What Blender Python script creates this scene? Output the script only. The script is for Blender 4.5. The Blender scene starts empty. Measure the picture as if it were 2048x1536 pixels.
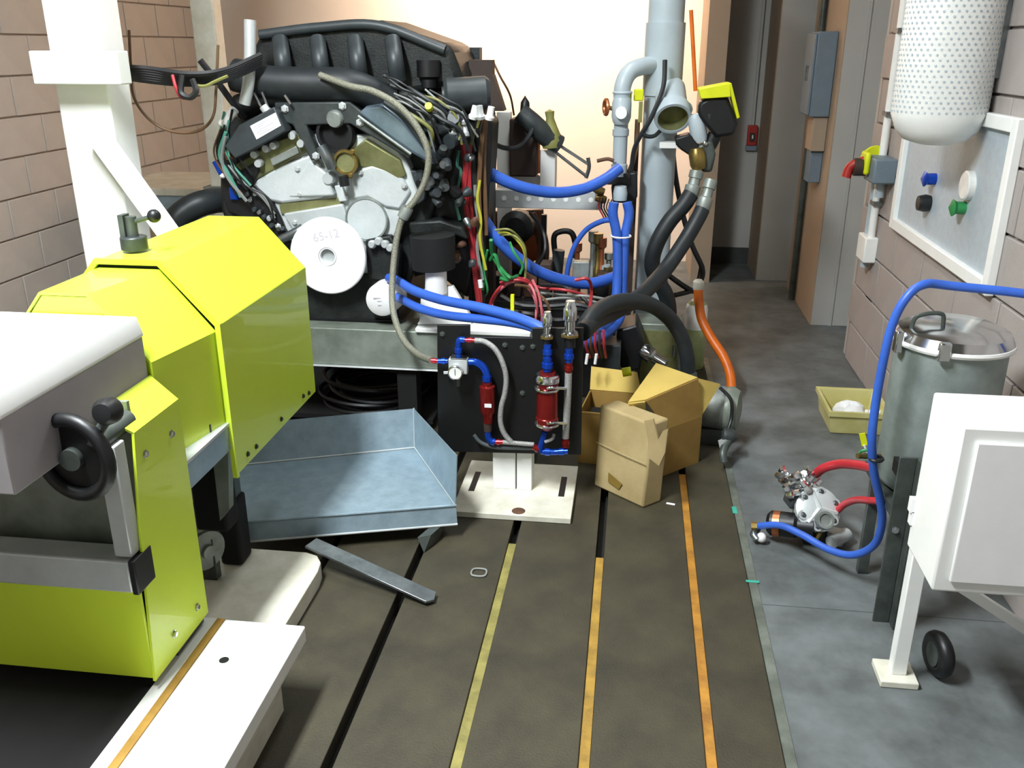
import bpy, bmesh, math, random
from mathutils import Vector, Matrix, Quaternion
V = Vector
S = bpy.context.scene
COL = S.collection
random.seed(7)

# ------------------------------------------------------------------ camera
CAM_H, FPX = 1.55, 1800.0
PITCH = math.atan(678 / 1800.0)
YAW = math.atan(254 * math.cos(PITCH) / 1800.0)
cam = bpy.data.objects.new('camera', bpy.data.cameras.new('camera'))
COL.objects.link(cam)
cam.location = (0, 0, CAM_H)
cam.rotation_euler = (math.pi / 2 - PITCH, 0, YAW)
cam.data.sensor_width = 36.0
cam.data.lens = FPX / 2048 * 36.0
cam.data.clip_start = 0.05
S.camera = cam

# ------------------------------------------------------------------ world, exposure
w = bpy.data.worlds.new('world'); S.world = w; w.use_nodes = True
w.node_tree.nodes['Background'].inputs[0].default_value = (0.8, 0.9, 1.0, 1)
w.node_tree.nodes['Background'].inputs[1].default_value = 0.05
S.view_settings.view_transform = 'Standard'
S.view_settings.look = 'None'
S.view_settings.gamma = 1.0
S.view_settings.use_curve_mapping = False
S.view_settings.exposure = 0.42

# ------------------------------------------------------------------ lamps (each belongs to a ceiling fixture built below)
def area(name, loc, size, power, col, rot=(0, 0, 0)):
    l = bpy.data.lights.new(name, 'AREA'); l.shape = 'RECTANGLE'
    l.size, l.size_y = size; l.energy = power; l.color = col
    o = bpy.data.objects.new(name, l); COL.objects.link(o); o.location = loc; o.rotation_euler = rot
    return o
CEIL = 3.2
KEY = (-1.2, 1.15, 3.02)          # twin-tube fixture over the dynamometer
FILL = (-0.25, 3.45, 3.02)         # added fill light in an unseen fixture over the engine
WARM = (-0.75, 6.05, 3.0)          # warm fixture that washes the back wall
area('lamp_key', KEY, (0.28, 1.2), 165, (0.93, 0.98, 1.0))
area('lamp_fill', FILL, (0.28, 1.2), 18, (0.95, 1.0, 0.98))
wl_ = area('lamp_warm', WARM, (1.6, 0.24), 62, (1.0, 0.76, 0.57), (math.radians(38), 0, 0))
wl_.data.spread = math.radians(95)

# ------------------------------------------------------------------ pixel of the photograph -> point in the room
_fw = V((-math.sin(YAW) * math.cos(PITCH), math.cos(YAW) * math.cos(PITCH), -math.sin(PITCH)))
_rt = V((math.cos(YAW), math.sin(YAW), 0)); _up = _rt.cross(_fw); _C = V((0, 0, CAM_H))
def ray(px, py): return _fw + _rt * ((px - 1024) / FPX) - _up * ((py - 768) / FPX)
def F(px, py, z=0.0):
    d = ray(px, py); return _C + d * ((z - CAM_H) / d.z)
def P(px, py, Y):
    d = ray(px, py); return _C + d * (Y / d.y)
def XP(px, py, X):
    d = ray(px, py); return _C + d * (X / d.x)

# ------------------------------------------------------------------ materials
def lin(h):
    h = h.lstrip('#'); c = [int(h[i:i + 2], 16) / 255 for i in (0, 2, 4)]
    return tuple((x / 12.92 if x <= .04045 else ((x + .055) / 1.055) ** 2.4) for x in c)
MATS = {}
def mat(name, hexc, rough=.5, metal=0.0, var=.10, scale=14.0, bump=0.0, bscale=120.0, hex2=None, emit=0.0, alpha=1.0, trans=0.0, coat=0.0):
    m = bpy.data.materials.new(name); m.use_nodes = True; MATS[name] = m
    nt = m.node_tree; b = nt.nodes['Principled BSDF']; L = nt.links.new
    c1 = lin(hexc); c2 = lin(hex2) if hex2 else tuple(max(0, x * (1 - var * 2)) for x in c1)
    tc = nt.nodes.new('ShaderNodeTexCoord')
    n = nt.nodes.new('ShaderNodeTexNoise'); n.inputs['Scale'].default_value = scale; n.inputs['Detail'].default_value = 6; n.inputs['Roughness'].default_value = .62
    L(tc.outputs['Object'], n.inputs['Vector'])
    r = nt.nodes.new('ShaderNodeValToRGB'); r.color_ramp.elements[0].position = .34; r.color_ramp.elements[1].position = .66
    r.color_ramp.elements[0].color = (*c2, 1); r.color_ramp.elements[1].color = (*c1, 1)
    L(n.outputs['Fac'], r.inputs['Fac']); L(r.outputs['Color'], b.inputs['Base Color'])
    b.inputs['Roughness'].default_value = rough; b.inputs['Metallic'].default_value = metal
    b.inputs['Coat Weight'].default_value = coat
    if trans: b.inputs['Transmission Weight'].default_value = trans
    if alpha < 1: b.inputs['Alpha'].default_value = alpha
    if emit:
        b.inputs['Emission Color'].default_value = (*c1, 1); b.inputs['Emission Strength'].default_value = emit
    if bump:
        n2 = nt.nodes.new('ShaderNodeTexNoise'); n2.inputs['Scale'].default_value = bscale; n2.inputs['Detail'].default_value = 4
        L(tc.outputs['Object'], n2.inputs['Vector'])
        bp = nt.nodes.new('ShaderNodeBump'); bp.inputs['Strength'].default_value = bump; bp.inputs['Distance'].default_value = .004
        L(n2.outputs['Fac'], bp.inputs['Height']); L(bp.outputs['Normal'], b.inputs['Normal'])
    return m
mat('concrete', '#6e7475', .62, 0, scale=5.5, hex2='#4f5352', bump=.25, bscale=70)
mat('joint', '#4d5151', .8)
mat('bed_iron', '#464130', .6, .08, scale=4.5, hex2='#2f2b20', bump=.3, bscale=160)
mat('slot_dark', '#14130f', .8)
mat('slot_yellow', '#b08a36', .6, 0, scale=14, hex2='#7d6126', bump=.3)
mat('slot_orange', '#b9832f', .6, 0, scale=14, hex2='#8a5d20', bump=.3)
mat('slot_olive', '#958c4c', .6, 0, scale=14, hex2='#6a6434', bump=.3)
mat('edge_strip', '#8b9289', .45, .5, hex2='#63685f', scale=9)
mat('block_tan', '#c2bab2', .75, 0, var=.04, scale=6, bump=.35, bscale=90)
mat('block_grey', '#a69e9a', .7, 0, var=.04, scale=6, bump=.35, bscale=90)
mat('mortar_tan', '#b0a498', .85); mat('mortar_grey', '#948c88', .85)
mat('wall_cream', '#ecdfd2', .7, 0, var=.03, scale=2.5, bump=.1)
mat('wall_grey', '#b2b1ad', .7, 0, var=.04, scale=2.5, bump=.1)
mat('wall_tan', '#a3917d', .7, 0, var=.04, scale=2.5)
mat('baseboard', '#3a3f3c', .6)
mat('ceiling', '#8f8f8a', .8, 0, var=.02)
mat('guard_yellow', '#cfe63c', .38, 0, var=.02, scale=3, coat=.25)
mat('yellow_plain', '#dfe619', .45, 0, var=.05)
mat('paint_white', '#f1f2ef', .4, 0, var=.025, scale=8)
mat('paint_cream', '#e4e2d4', .45, 0, hex2='#c9c6b4', scale=9)
mat('white_plastic', '#f4f4f4', .35, 0, var=.02)
mat('disc_white', '#f7f7f8', .35, 0, var=.015)
mat('alu', '#ccd1d1', .40, .35, var=.08, scale=9, bump=.1)
mat('alu_dull', '#aab0ac', .5, .6, hex2='#7f867f', scale=10, bump=.15)
mat('alu_cast', '#dde3e3', .46, .3, hex2='#c3cbcb', scale=5, bump=.2, bscale=60)
mat('cast_olive', '#8f9062', .5, .45, hex2='#6d6e45', scale=8, bump=.2)
mat('chrome', '#dadde0', .16, 1.0, var=.06)
mat('steel', '#9aa1a3', .33, .9, hex2='#70777a', scale=12)
mat('steel_dark', '#5a615d', .45, .4, hex2='#414743', scale=12)
mat('galv', '#98acb8', .33, .35, hex2='#8599a5', scale=18, bump=.05)
mat('tank_galv', '#9ba6a3', .45, .3, hex2='#7f8a87', scale=9)
mat('grey_pipe', '#b3c0c7', .42, 0, var=.05, scale=7, coat=.1)
mat('grey_box', '#71808c', .5, 0, var=.05)
mat('hood_shade', '#a8a3a6', .5, 0, var=.04)  # side of the white motor hood, greyed to stand for shade
mat('beam_grey', '#949c92', .42, .25, hex2='#6d7569', scale=6)
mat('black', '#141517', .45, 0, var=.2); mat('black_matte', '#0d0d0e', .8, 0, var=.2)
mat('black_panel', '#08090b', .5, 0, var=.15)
mat('rubber', '#23282b', .5, 0, var=.15, scale=30); mat('rubber_grey', '#4c5457', .5, 0, var=.1, scale=30)
mat('dark_grey', '#3a4043', .45, .1, var=.15); mat('engine_dark', '#2b302f', .5, .3, hex2='#191c1b', scale=16, bump=.3)
mat('bracket_dark', '#464c4b', .42, .35, hex2='#33383a', scale=16)
mat('cover_blue', '#7d8e9d', .3, .3, hex2='#5b6a78', scale=5)
mat('blue_hose', '#3766cc', .42, 0, var=.12, scale=9, coat=.05)
mat('blue_fit', '#1c4fc8', .22, .6, var=.1); mat('red_fit', '#c92f3c', .25, .6, var=.1)
mat('red_body', '#8e2320', .25, .55, var=.12); mat('red_hose', '#c5303a', .4, 0, var=.1)
mat('orange_hose', '#e8741c', .4, 0, hex2='#c45c12', scale=9)
mat('braid', '#a9a998', .45, .55, hex2='#6f6f60', scale=260, bump=.7, bscale=420)
mat('braid_white', '#c4c4c2', .42, .4, hex2='#8d8d8b', scale=260, bump=.7, bscale=420)
mat('brass', '#a68c4c', .35, .8, hex2='#7a6a40', scale=20); mat('copper', '#b56d48', .35, .7)
mat('card_light', '#b6a275', .85, 0, hex2='#a18d60', scale=5, bump=.15)
mat('card', '#aa8845', .85, 0, hex2='#947337', scale=5, bump=.15)
mat('card_lit', '#ceb25e', .85, 0, var=.06, scale=5)  # brighter copy of card, for flaps that catch the light
mat('tape_brown', '#8d7432', .5); mat('teal', '#3fae97', .5, 0, var=.1)
mat('bin_yellow', '#cdc78a', .42, 0, hex2='#b9b06a', scale=6)
mat('cyl_green', '#b8c795', .5, 0, hex2='#8f9f62', scale=4)
mat('red', '#b02a22', .4); mat('wood_strip', '#b48b3e', .55, 0, hex2='#8e6b2b', scale=10)
mat('paper', '#eeeff0', .7, 0, var=.02); mat('ink', '#3c4350', .7, 0, var=.02); mat('ink_faint', '#cfc9d2', .7, 0, var=.02)
mat('green_wire', '#2f8f4e', .5); mat('red_wire', '#b5323a', .5); mat('yellow_wire', '#c6c33c', .5); mat('brown_wire', '#6e5238', .5)
mat('pink_wire', '#cf6a74', .5); mat('olive_wire', '#8a8a4c', .5); mat('black_wire', '#1a1a1c', .5); mat('grey_wire', '#8d918d', .5); mat('teal_wire', '#5aa08c', .5)
mat('rust', '#6c4a36', .7, .1, hex2='#4c3427'); mat('dark_brown', '#3d2f28', .7)
mat('gauge', '#f2f2ee', .3); mat('tube_glow', '#f4faff', .4, emit=6.0); mat('tube_warm', '#ffdcb0', .4, emit=6.0)
mat('mesh_grey', '#b7c3cc', .5, .1, var=.05, scale=40, bump=.4, bscale=300)

# ------------------------------------------------------------------ mesh helpers
def B(): return bmesh.new()
def hexa(bm, c, ux, uy, uz):
    """box from a corner and three edge vectors"""
    c, ux, uy, uz = V(c), V(ux), V(uy), V(uz)
    v = [bm.verts.new(c + a * ux + b * uy + d * uz) for d in (0, 1) for b in (0, 1) for a in (0, 1)]
    for f in ((0, 2, 3, 1), (4, 5, 7, 6), (0, 1, 5, 4), (1, 3, 7, 5), (3, 2, 6, 7), (2, 0, 4, 6)):
        bm.faces.new([v[i] for i in f])
    return bm
def bx(bm, a, b):
    return hexa(bm, a, (b[0] - a[0], 0, 0), (0, b[1] - a[1], 0), (0, 0, b[2] - a[2]))
def box(a, b): return bx(B(), a, b)
def prism(bm, pts, ext):
    ext = V(ext); a = [bm.verts.new(V(p)) for p in pts]; b = [bm.verts.new(V(p) + ext) for p in pts]
    n = len(a); bm.faces.new(a); bm.faces.new(b[::-1])
    for i in range(n): bm.faces.new((a[i], b[i], b[(i + 1) % n], a[(i + 1) % n]))
    return bm
def pxprism(pix, Y, depth, bm=None):
    return prism(bm or B(), [P(x, y, Y) for x, y in pix], (0, depth, 0))
def basis(ax):
    ax = V(ax).normalized(); t = V((0, 0, 1)) if abs(ax.z) < .9 else V((1, 0, 0))
    u = ax.cross(t).normalized(); return u, ax.cross(u).normalized(), ax
def lathe(bm, prof, o, ax, seg=24):
    """prof: (radius, height along ax)"""
    o = V(o); u, v, ax = basis(ax); rings = []
    for r, h in prof:
        if r < 1e-6: rings.append([bm.verts.new(o + ax * h)])
        else: rings.append([bm.verts.new(o + ax * h + (u * math.cos(2 * math.pi * i / seg) + v * math.sin(2 * math.pi * i / seg)) * r) for i in range(seg)])
    for a, b in zip(rings, rings[1:]):
        if len(a) == 1 and len(b) == 1: continue
        if len(a) == 1:
            for i in range(seg): bm.faces.new((a[0], b[i], b[(i + 1) % seg]))
        elif len(b) == 1:
            for i in range(seg): bm.faces.new((a[i], b[0], a[(i + 1) % seg]))
        else:
            for i in range(seg): bm.faces.new((a[i], b[i], b[(i + 1) % seg], a[(i + 1) % seg]))
    return bm
def cyl(bm, a, b, r, seg=20, r2=None):
    a, b = V(a), V(b); h = (b - a).length; r2 = r if r2 is None else r2
    return lathe(bm, [(0, 0), (r, 0), (r2, h), (0, h)], a, b - a, seg)
def spline(pts, n=8):
    p = [V(q) for q in pts]; p = [p[0] * 2 - p[1]] + p + [p[-1] * 2 - p[-2]]; out = []
    for i in range(1, len(p) - 2):
        a, b, c, d = p[i - 1], p[i], p[i + 1], p[i + 2]
        for k in range(n):
            t = k / n
            out.append(.5 * ((2 * b) + (c - a) * t + (2 * a - 5 * b + 4 * c - d) * t * t + (3 * b - a - 3 * c + d) * t ** 3))
    out.append(p[-2]); return out
def tube(bm, pts, r, seg=12, smooth=True, n=8):
    q = spline(pts, n) if smooth and len(pts) > 2 else [V(p) for p in pts]
    rr = r if callable(r) else (lambda t: r); rings = []; u = None
    for i, c in enumerate(q):
        t = (q[min(i + 1, len(q) - 1)] - q[max(i - 1, 0)]).normalized()
        if u is None: u, _, _ = basis(t)
        u = (u - t * u.dot(t)).normalized(); vv = t.cross(u); R = rr(i / (len(q) - 1))
        rings.append([bm.verts.new(c + (u * math.cos(2 * math.pi * k / seg) + vv * math.sin(2 * math.pi * k / seg)) * R) for k in range(seg)])
    for a, b in zip(rings, rings[1:]):
        for k in range(seg): bm.faces.new((a[k], a[(k + 1) % seg], b[(k + 1) % seg], b[k]))
    bm.faces.new(rings[0][::-1]); bm.faces.new(rings[-1]); return bm
def sphere(bm, c, r, seg=16, sc=(1, 1, 1)):
    m = Matrix.Translation(V(c)) @ Matrix.Diagonal((*sc, 1))
    bmesh.ops.create_uvsphere(bm, u_segments=seg, v_segments=max(6, seg // 2), radius=r, matrix=m); return bm
def torus(bm, c, ax, R, r, seg=28, s2=8):
    c = V(c); u, v, ax = basis(ax); rings = []
    for i in range(seg):
        a = 2 * math.pi * i / seg; d = u * math.cos(a) + v * math.sin(a)
        rings.append([bm.verts.new(c + d * (R + r * math.cos(2 * math.pi * k / s2)) + ax * r * math.sin(2 * math.pi * k / s2)) for k in range(s2)])
    for i in range(seg):
        a, b = rings[i], rings[(i + 1) % seg]
        for k in range(s2): bm.faces.new((a[k], a[(k + 1) % s2], b[(k + 1) % s2], b[k]))
    return bm
def ring_plate(bm, c, ax, r0, r1, h, seg=40, bev=.004):
    return lathe(bm, [(r0, 0), (r1 - bev, 0), (r1, bev), (r1, h - bev), (r1 - bev, h), (r0, h), (r0, 0)], c, ax, seg)

# ------------------------------------------------------------------ object helpers
W = {}
def _mesh(name, bm, m):
    bmesh.ops.recalc_face_normals(bm, faces=bm.faces)
    me = bpy.data.meshes.new(name); bm.to_mesh(me); bm.free()
    me.materials.append(MATS[m])
    for p in me.polygons: p.use_smooth = True
    me.set_sharp_from_angle(angle=math.radians(38)); return me
def _bev(o, width):
    if width:
        b = o.modifiers.new('bevel', 'BEVEL'); b.width = width; b.segments = 2; b.limit_method = 'ANGLE'; b.angle_limit = math.radians(40)
def part(name, bm, m, parent, label=None, bevel=0, kind=None):
    lo = V([min(v.co[i] for v in bm.verts) for i in range(3)]); hi = V([max(v.co[i] for v in bm.verts) for i in range(3)])
    c = (lo + hi) / 2
    for v in bm.verts: v.co -= c
    o = bpy.data.objects.new(name, _mesh(name, bm, m)); COL.objects.link(o)
    o.parent = parent; o.location = c - W[parent]; W[o] = c
    if label: o['label'] = label
    if kind: o['kind'] = kind
    _bev(o, bevel); return o
def thing(name, label, cat, loc, group=None):
    o = bpy.data.objects.new(name, None); COL.objects.link(o); o.empty_display_size = .05
    o.location = loc; W[o] = V(loc); o['label'] = label; o['category'] = cat
    if group: o['group'] = group
    return o
def solo(name, bm, m, label=None, cat=None, group=None, bevel=0, kind=None):
    lo = V([min(v.co[i] for v in bm.verts) for i in range(3)]); hi = V([max(v.co[i] for v in bm.verts) for i in range(3)])
    c = V(((lo.x + hi.x) / 2, (lo.y + hi.y) / 2, lo.z))
    for v in bm.verts: v.co -= c
    o = bpy.data.objects.new(name, _mesh(name, bm, m)); COL.objects.link(o); o.location = c; W[o] = c
    if label: o['label'] = label
    if cat: o['category'] = cat
    if group: o['group'] = group
    if kind: o['kind'] = kind
    _bev(o, bevel); return o
def struct(name, bm, m, label=None, bevel=0):
    return solo(name, bm, m, label, None, None, bevel, 'structure')
def copy_to(src, parent, loc, rot=None, scale=None):
    o = src.copy(); COL.objects.link(o); o.parent = parent; W[o] = V(loc)
    o.location = V(loc) - (W[parent] if parent else V((0, 0, 0)))
    if rot is not None: o.rotation_mode = 'QUATERNION'; o.rotation_quaternion = rot
    if scale is not None: o.scale = (scale,) * 3
    return o
_BM = {}
def bolt(parent, loc, normal, r=.012, m='steel', name='bolt'):
    """hex head on a washer, mesh shared between all bolts of one material"""
    if m not in _BM:
        bm = B(); lathe(bm, [(1.35, 0), (1.35, .2), (1.0, .2), (1.0, .8), (.8, .95), (0, .95)], (0, 0, 0), (0, 0, 1), 6)
        _BM[m] = _mesh('bolt_head', bm, m)
    o = bpy.data.objects.new(name, _BM[m]); COL.objects.link(o); o.parent = parent
    o.location = V(loc) - W[parent]; W[o] = V(loc); o.scale = (r, r, r)
    o.rotation_mode = 'QUATERNION'; o.rotation_quaternion = V((0, 0, 1)).rotation_difference(V(normal)); return o
def text_part(name, s, loc, xdir, zdir, size, m, parent, depth=.0004, label=None):
    cu = bpy.data.curves.new(name, 'FONT'); cu.body = s; cu.size = size; cu.extrude = depth; cu.align_x = 'CENTER'; cu.align_y = 'CENTER'
    t = bpy.data.objects.new('tmp', cu); COL.objects.link(t)
    me = bpy.data.meshes.new_from_object(t.evaluated_get(bpy.context.evaluated_depsgraph_get()))
    bpy.data.objects.remove(t); bpy.data.curves.remove(cu)
    me.materials.clear(); me.materials.append(MATS[m])
    o = bpy.data.objects.new(name, me); COL.objects.link(o); o.parent = parent
    x = V(xdir).normalized(); z = V(zdir).normalized(); n = x.cross(z)
    o.rotation_mode = 'QUATERNION'; o.rotation_quaternion = Matrix((x, z, n)).transposed().to_quaternion()
    o.location = V(loc) - W[parent]; W[o] = V(loc)
    if label: o['label'] = label
    return o
def hose(name, label, cat, pts, r, m, group=None, seg=12, n=8):
    """pts: (px, py, Y) of the photograph at a real depth, or world points given as Vectors"""
    q = [p if isinstance(p, Vector) else P(*p) for p in pts]
    return solo(name, tube(B(), q, r, seg, n=n), m, label, cat, group)
def wire(parent, pts, r, m, name='wire'):
    q = [p if isinstance(p, Vector) else P(*p) for p in pts]
    return part(name, tube(B(), q, r, 6, n=6), m, parent)

# ================================================================== ROOM
XL, XR, YB, YF = -3.2, 1.163, 6.9, -1.6
BED_R, BED_Y = 0.41, 4.6
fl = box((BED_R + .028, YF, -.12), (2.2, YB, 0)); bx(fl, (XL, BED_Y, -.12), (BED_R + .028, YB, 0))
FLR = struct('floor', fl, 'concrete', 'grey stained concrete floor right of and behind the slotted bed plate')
for jy in (2.34, 5.6): part('joint', box((BED_R + .03, jy, -.001), (1.16, jy + .003, .0005)), 'joint', FLR)
struct('ceiling', box((XL, YF, CEIL), (2.2, YB, CEIL + .1)), 'ceiling', 'plain pale ceiling of the test cell')
struct('wall_front', box((XL, YF - .1, 0), (2.2, YF, CEIL)), 'wall_grey', 'plain wall behind the camera')
wl = struct('wall_left', box((XL - .12, YF, 0), (XL - .006, YB, CEIL)), 'mortar_tan', 'tan painted block wall behind the white column')
wr = struct('wall_right', box((XR + .006, YF, 0), (XR + .15, 4.76, CEIL)), 'mortar_grey', 'pale grey painted block wall with conduits')
struct('wall_back', box((XL, YB, 0), (2.2, YB + .1, CEIL)), 'wall_cream', 'cream back wall behind the engine')
struct('wall_right_far', box((1.42, 4.76, 0), (1.52, YB, CEIL)), 'wall_grey', 'grey wall in the recess past the corner')
struct('wall_return', box((XR + .006, 4.76, 0), (1.52, 4.80, CEIL)), 'wall_grey', 'short dark return wall at the corner')

def blocks(wall, x, sign, y0, y1, rows, m):
    """running-bond blocks, 0.39 x 0.19 with recessed joints, one shared mesh"""
    bm = box((-.0065, -.1955, -.0955), (.0065, .1955, .0955)); me = _mesh('block', bm, m); k = 0
    for r in range(rows):
        y = y0 + (.2 if r % 2 else 0)
        while y + .4 <= y1 + .21:
            yy = min(y + .2, y1 - .196)
            o = bpy.data.objects.new('block', me); COL.objects.link(o); o.parent = wall
            p = V((x - sign * (-.0005 + .0012 * random.random()), yy, r * .2 + .1)); o.location = p - W[wall]; W[o] = p
            if k == 0: _bev(o, .003)
            else: _bev(o, .003)
            y += .4; k += 1
blocks(wl, XL, -1, 2.5, YB, 10, 'block_tan')
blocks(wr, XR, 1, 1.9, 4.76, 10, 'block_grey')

# fin and pilasters along the back
struct('wall_fin', box((.43, 6.25, 0), (.56, YB, CEIL)), 'wall_tan', 'narrow tan wall fin between the lit wall and the corridor')
struct('wall_back_shaded', box((.56, YB - .012, 0), (.9, YB, CEIL)), 'wall_grey', 'grey sheet on the cream back wall giving its shaded end')  # same back wall in shade: the shade is put in as grey
struct('baseboard_back', box((.56, YB - .03, 0), (.9, YB - .012, .12)), 'baseboard', 'dark baseboard at the far corridor wall')
p1 = struct('wall_pilaster', box((.895, 6.37, 0), (1.13, YB, CEIL)), 'wall_grey', 'grey pilaster at the end of the corridor')
part('lit_side', box((.889, 6.372, .0), (.895, YB, CEIL - .01)), 'wall_tan', p1, 'left side toned tan for the warm light')  # tan sheet colours in the warm light on the pilaster's left side
p2 = struct('wall_pilaster_near', box((1.085, 5.3, 0), (1.3, 6.2, CEIL)), 'wall_grey', 'wider grey pilaster beside the wall corner')
part('lit_side', box((1.079, 5.302, .0), (1.085, 6.2, CEIL - .01)), 'wall_tan', p2, 'left side toned tan for the warm light')  # warm light on this side also put in as tan
part('seam_strip', box((1.185, 5.292, 0), (1.20, 5.3, CEIL - .01)), 'wall_grey', p2)

# ------------------------------------------------------------------ slotted bed plate
bed = thing('bed_plate', 'dark cast iron floor bed plate with long parallel slots', 'bed plate', (-1.4, 1.5, -.12))
part('base_slab', box((XL, YF, -.12), (BED_R, BED_Y, -.05)), 'slot_dark', bed)
SL = [.243 - .2925 * k for k in range(12)]; hw = .0135
edges = [BED_R] + [e for s in SL for e in (s + hw, s - hw)] + [XL]
for i in range(0, len(edges), 2):
    part('plate_strip', box((edges[i + 1], YF, -.05), (edges[i], BED_Y, 0)), 'bed_iron', bed, bevel=.002)
for s, y1, m in ((SL[0], 3.20, 'slot_orange'), (SL[1], 2.55, 'slot_yellow'), (SL[2], 2.60, 'slot_olive')):
    part('slot_filler', box((s - hw + .001, YF, -.05), (s + hw - .001, y1, -.007)), m, bed, 'painted filler strip lying in the slot')
part('edge_angle', box((BED_R + .001, YF, -.05), (BED_R + .027, BED_Y, .003)), 'edge_strip', bed, 'worn metal edge strip')

# ------------------------------------------------------------------ ceiling lamps
def fixture(c, lx, ly, label, glow, rotx=0):
    t = thing('ceiling_lamp', label, 'lamp', (c[0], c[1], CEIL), 'ceiling lamps of the test cell')
    part('housing', box((c[0] - lx / 2 - .04, c[1] - ly / 2 - .04, c[2] + .05), (c[0] + lx / 2 + .04, c[1] + ly / 2 + .04, CEIL - .001)), 'paint_white', t, bevel=.01)
    for s in (-1, 1):
        if ly > lx: a, b = (c[0] + s * lx * .3, c[1] - ly / 2, c[2] + .03), (c[0] + s * lx * .3, c[1] + ly / 2, c[2] + .03)
        else: a, b = (c[0] - lx / 2, c[1] + s * ly * .3, c[2] + .03), (c[0] + lx / 2, c[1] + s * ly * .3, c[2] + .03)
        part('fluorescent_tube', cyl(B(), a, b, .018, 10), glow, t)
fixture(KEY, .28, 1.2, 'twin tube ceiling lamp above the yellow shaft guard', 'tube_glow')
fixture(FILL, .28, 1.2, 'added unseen fill lamp with twin tubes above the engine', 'tube_glow')
fixture(WARM, 1.6, .24, 'warm ceiling lamp close to the back wall', 'tube_warm')

# ------------------------------------------------------------------ things on the right wall and pilasters
t = thing('fire_alarm', 'small red fire alarm pull box on the far grey wall', 'alarm', P(1503, 290, 6.885))
a = P(1492, 290, 6.885); b = P(1515, 250, 6.885)
part('housing', box((a.x, 6.84, a.z), (b.x, 6.886, b.z)), 'red', t, bevel=.006)
part('face_plate', box((a.x + .015, 6.832, a.z + .03), (b.x - .015, 6.84, b.z - .05)), 'dark_brown', t)
part('pull_handle', box((a.x + .03, 6.82, a.z + .05), (b.x - .03, 6.832, a.z + .075)), 'paper', t)
part('back_box', box((a.x - .004, 6.85, a.z - .035), (b.x + .004, 6.887, a.z)), 'grey_box', t)
solo('conduit', cyl(B(), ((a.x + b.x) / 2, 6.868, b.z + .001), ((a.x + b.x) / 2, 6.868, CEIL), .011, 10), 'wall_grey', 'thin grey conduit rising from the red fire alarm', 'conduit')

t = thing('switch_box', 'dark grey electrical box high on the near pilaster', 'electrical box', (1.03, 5.6, 1.17))
part('body', box((.97, 5.45, 1.17), (1.078, 5.72, 1.62)), 'grey_box', t, bevel=.006)
part('lid', box((.955, 5.46, 1.18), (.97, 5.71, 1.61)), 'grey_box', t, bevel=.004)
part('latch', box((.945, 5.55, 1.36), (.955, 5.59, 1.44)), 'steel', t)
part('outlet_box', box((1.0, 5.47, .98), (1.078, 5.66, 1.169)), 'wall_tan', t, bevel=.004)
part('lower_box', box((1.01, 5.5, .80), (1.078, 5.64, .979)), 'grey_box', t, bevel=.004)
solo('conduit', tube(B(), [(1.055, 5.86, .0), (1.055, 5.86, 1.0), (1.055, 5.86, CEIL)], .020, 10, smooth=False), 'steel_dark', 'dark vertical conduit beside the near pilaster', 'conduit')

# isolator with red emergency handle
t = thing('isolator_switch', 'blue grey isolator with yellow plate and red handle on right wall', 'switch', XP(1755, 365, 1.16))
a = XP(1784, 368, 1.15); bz = XP(1758, 303, 1.15).z
part('body', box((1.06, a.y - .02, a.z), (1.16, a.y + .16, bz)), 'grey_box', t, bevel=.008)
part('yellow_plate', lathe(B(), [(0, 0), (.075, 0), (.075, .02), (.045, .03), (0, .03)], (1.11, a.y + .161, (a.z + bz) / 2 + .02), (-.25, 1, 0), 16), 'yellow_plain', t)
part('yellow_front', box((1.035, a.y + .05, a.z + .03), (1.06, a.y + .15, bz + .02)), 'yellow_plain', t, bevel=.01)
hb = tube(B(), [V((1.045, a.y + .10, bz - .02)), V((.99, a.y + .12, bz - .05)), V((.975, a.y + .12, a.z + .01))], .022, 10)
part('red_handle', hb, 'red', t)
part('handle_hub', cyl(B(), (1.05, a.y + .1, a.z + .06), (1.0, a.y + .1, a.z + .06), .04, 14), 'dark_brown', t)
part('cable_gland', cyl(B(), (1.12, a.y + .07, a.z - .07), (1.12, a.y + .07, a.z), .022, 12), 'grey_pipe', t)
c = XP(1773, 420, 1.14)
t2 = thing('conduit_run', 'white conduit with end box running down the right wall', 'conduit', (1.14, 4.42, .6))
part('pipe', cyl(B(), (1.132, 4.42, .70), (1.132, 4.42, 1.95), .018, 12), 'paint_white', t2)
part('pipe', cyl(B(), (1.132, 4.50, .70), (1.132, 4.50, .94), .014, 12), 'grey_pipe', t2)
part('end_box', box((1.10, 4.385, .58), (1.16, 4.535, .70)), 'paint_white', t2, bevel=.006)
part('gland', cyl(B(), (1.13, 4.47, .545), (1.13, 4.47, .58), .018, 12), 'grey_pipe', t2)
for z in (.85, 1.25, 1.6): part('clip', box((1.112, 4.385, z), (1.16, 4.455, z + .02)), 'steel', t2)

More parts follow.
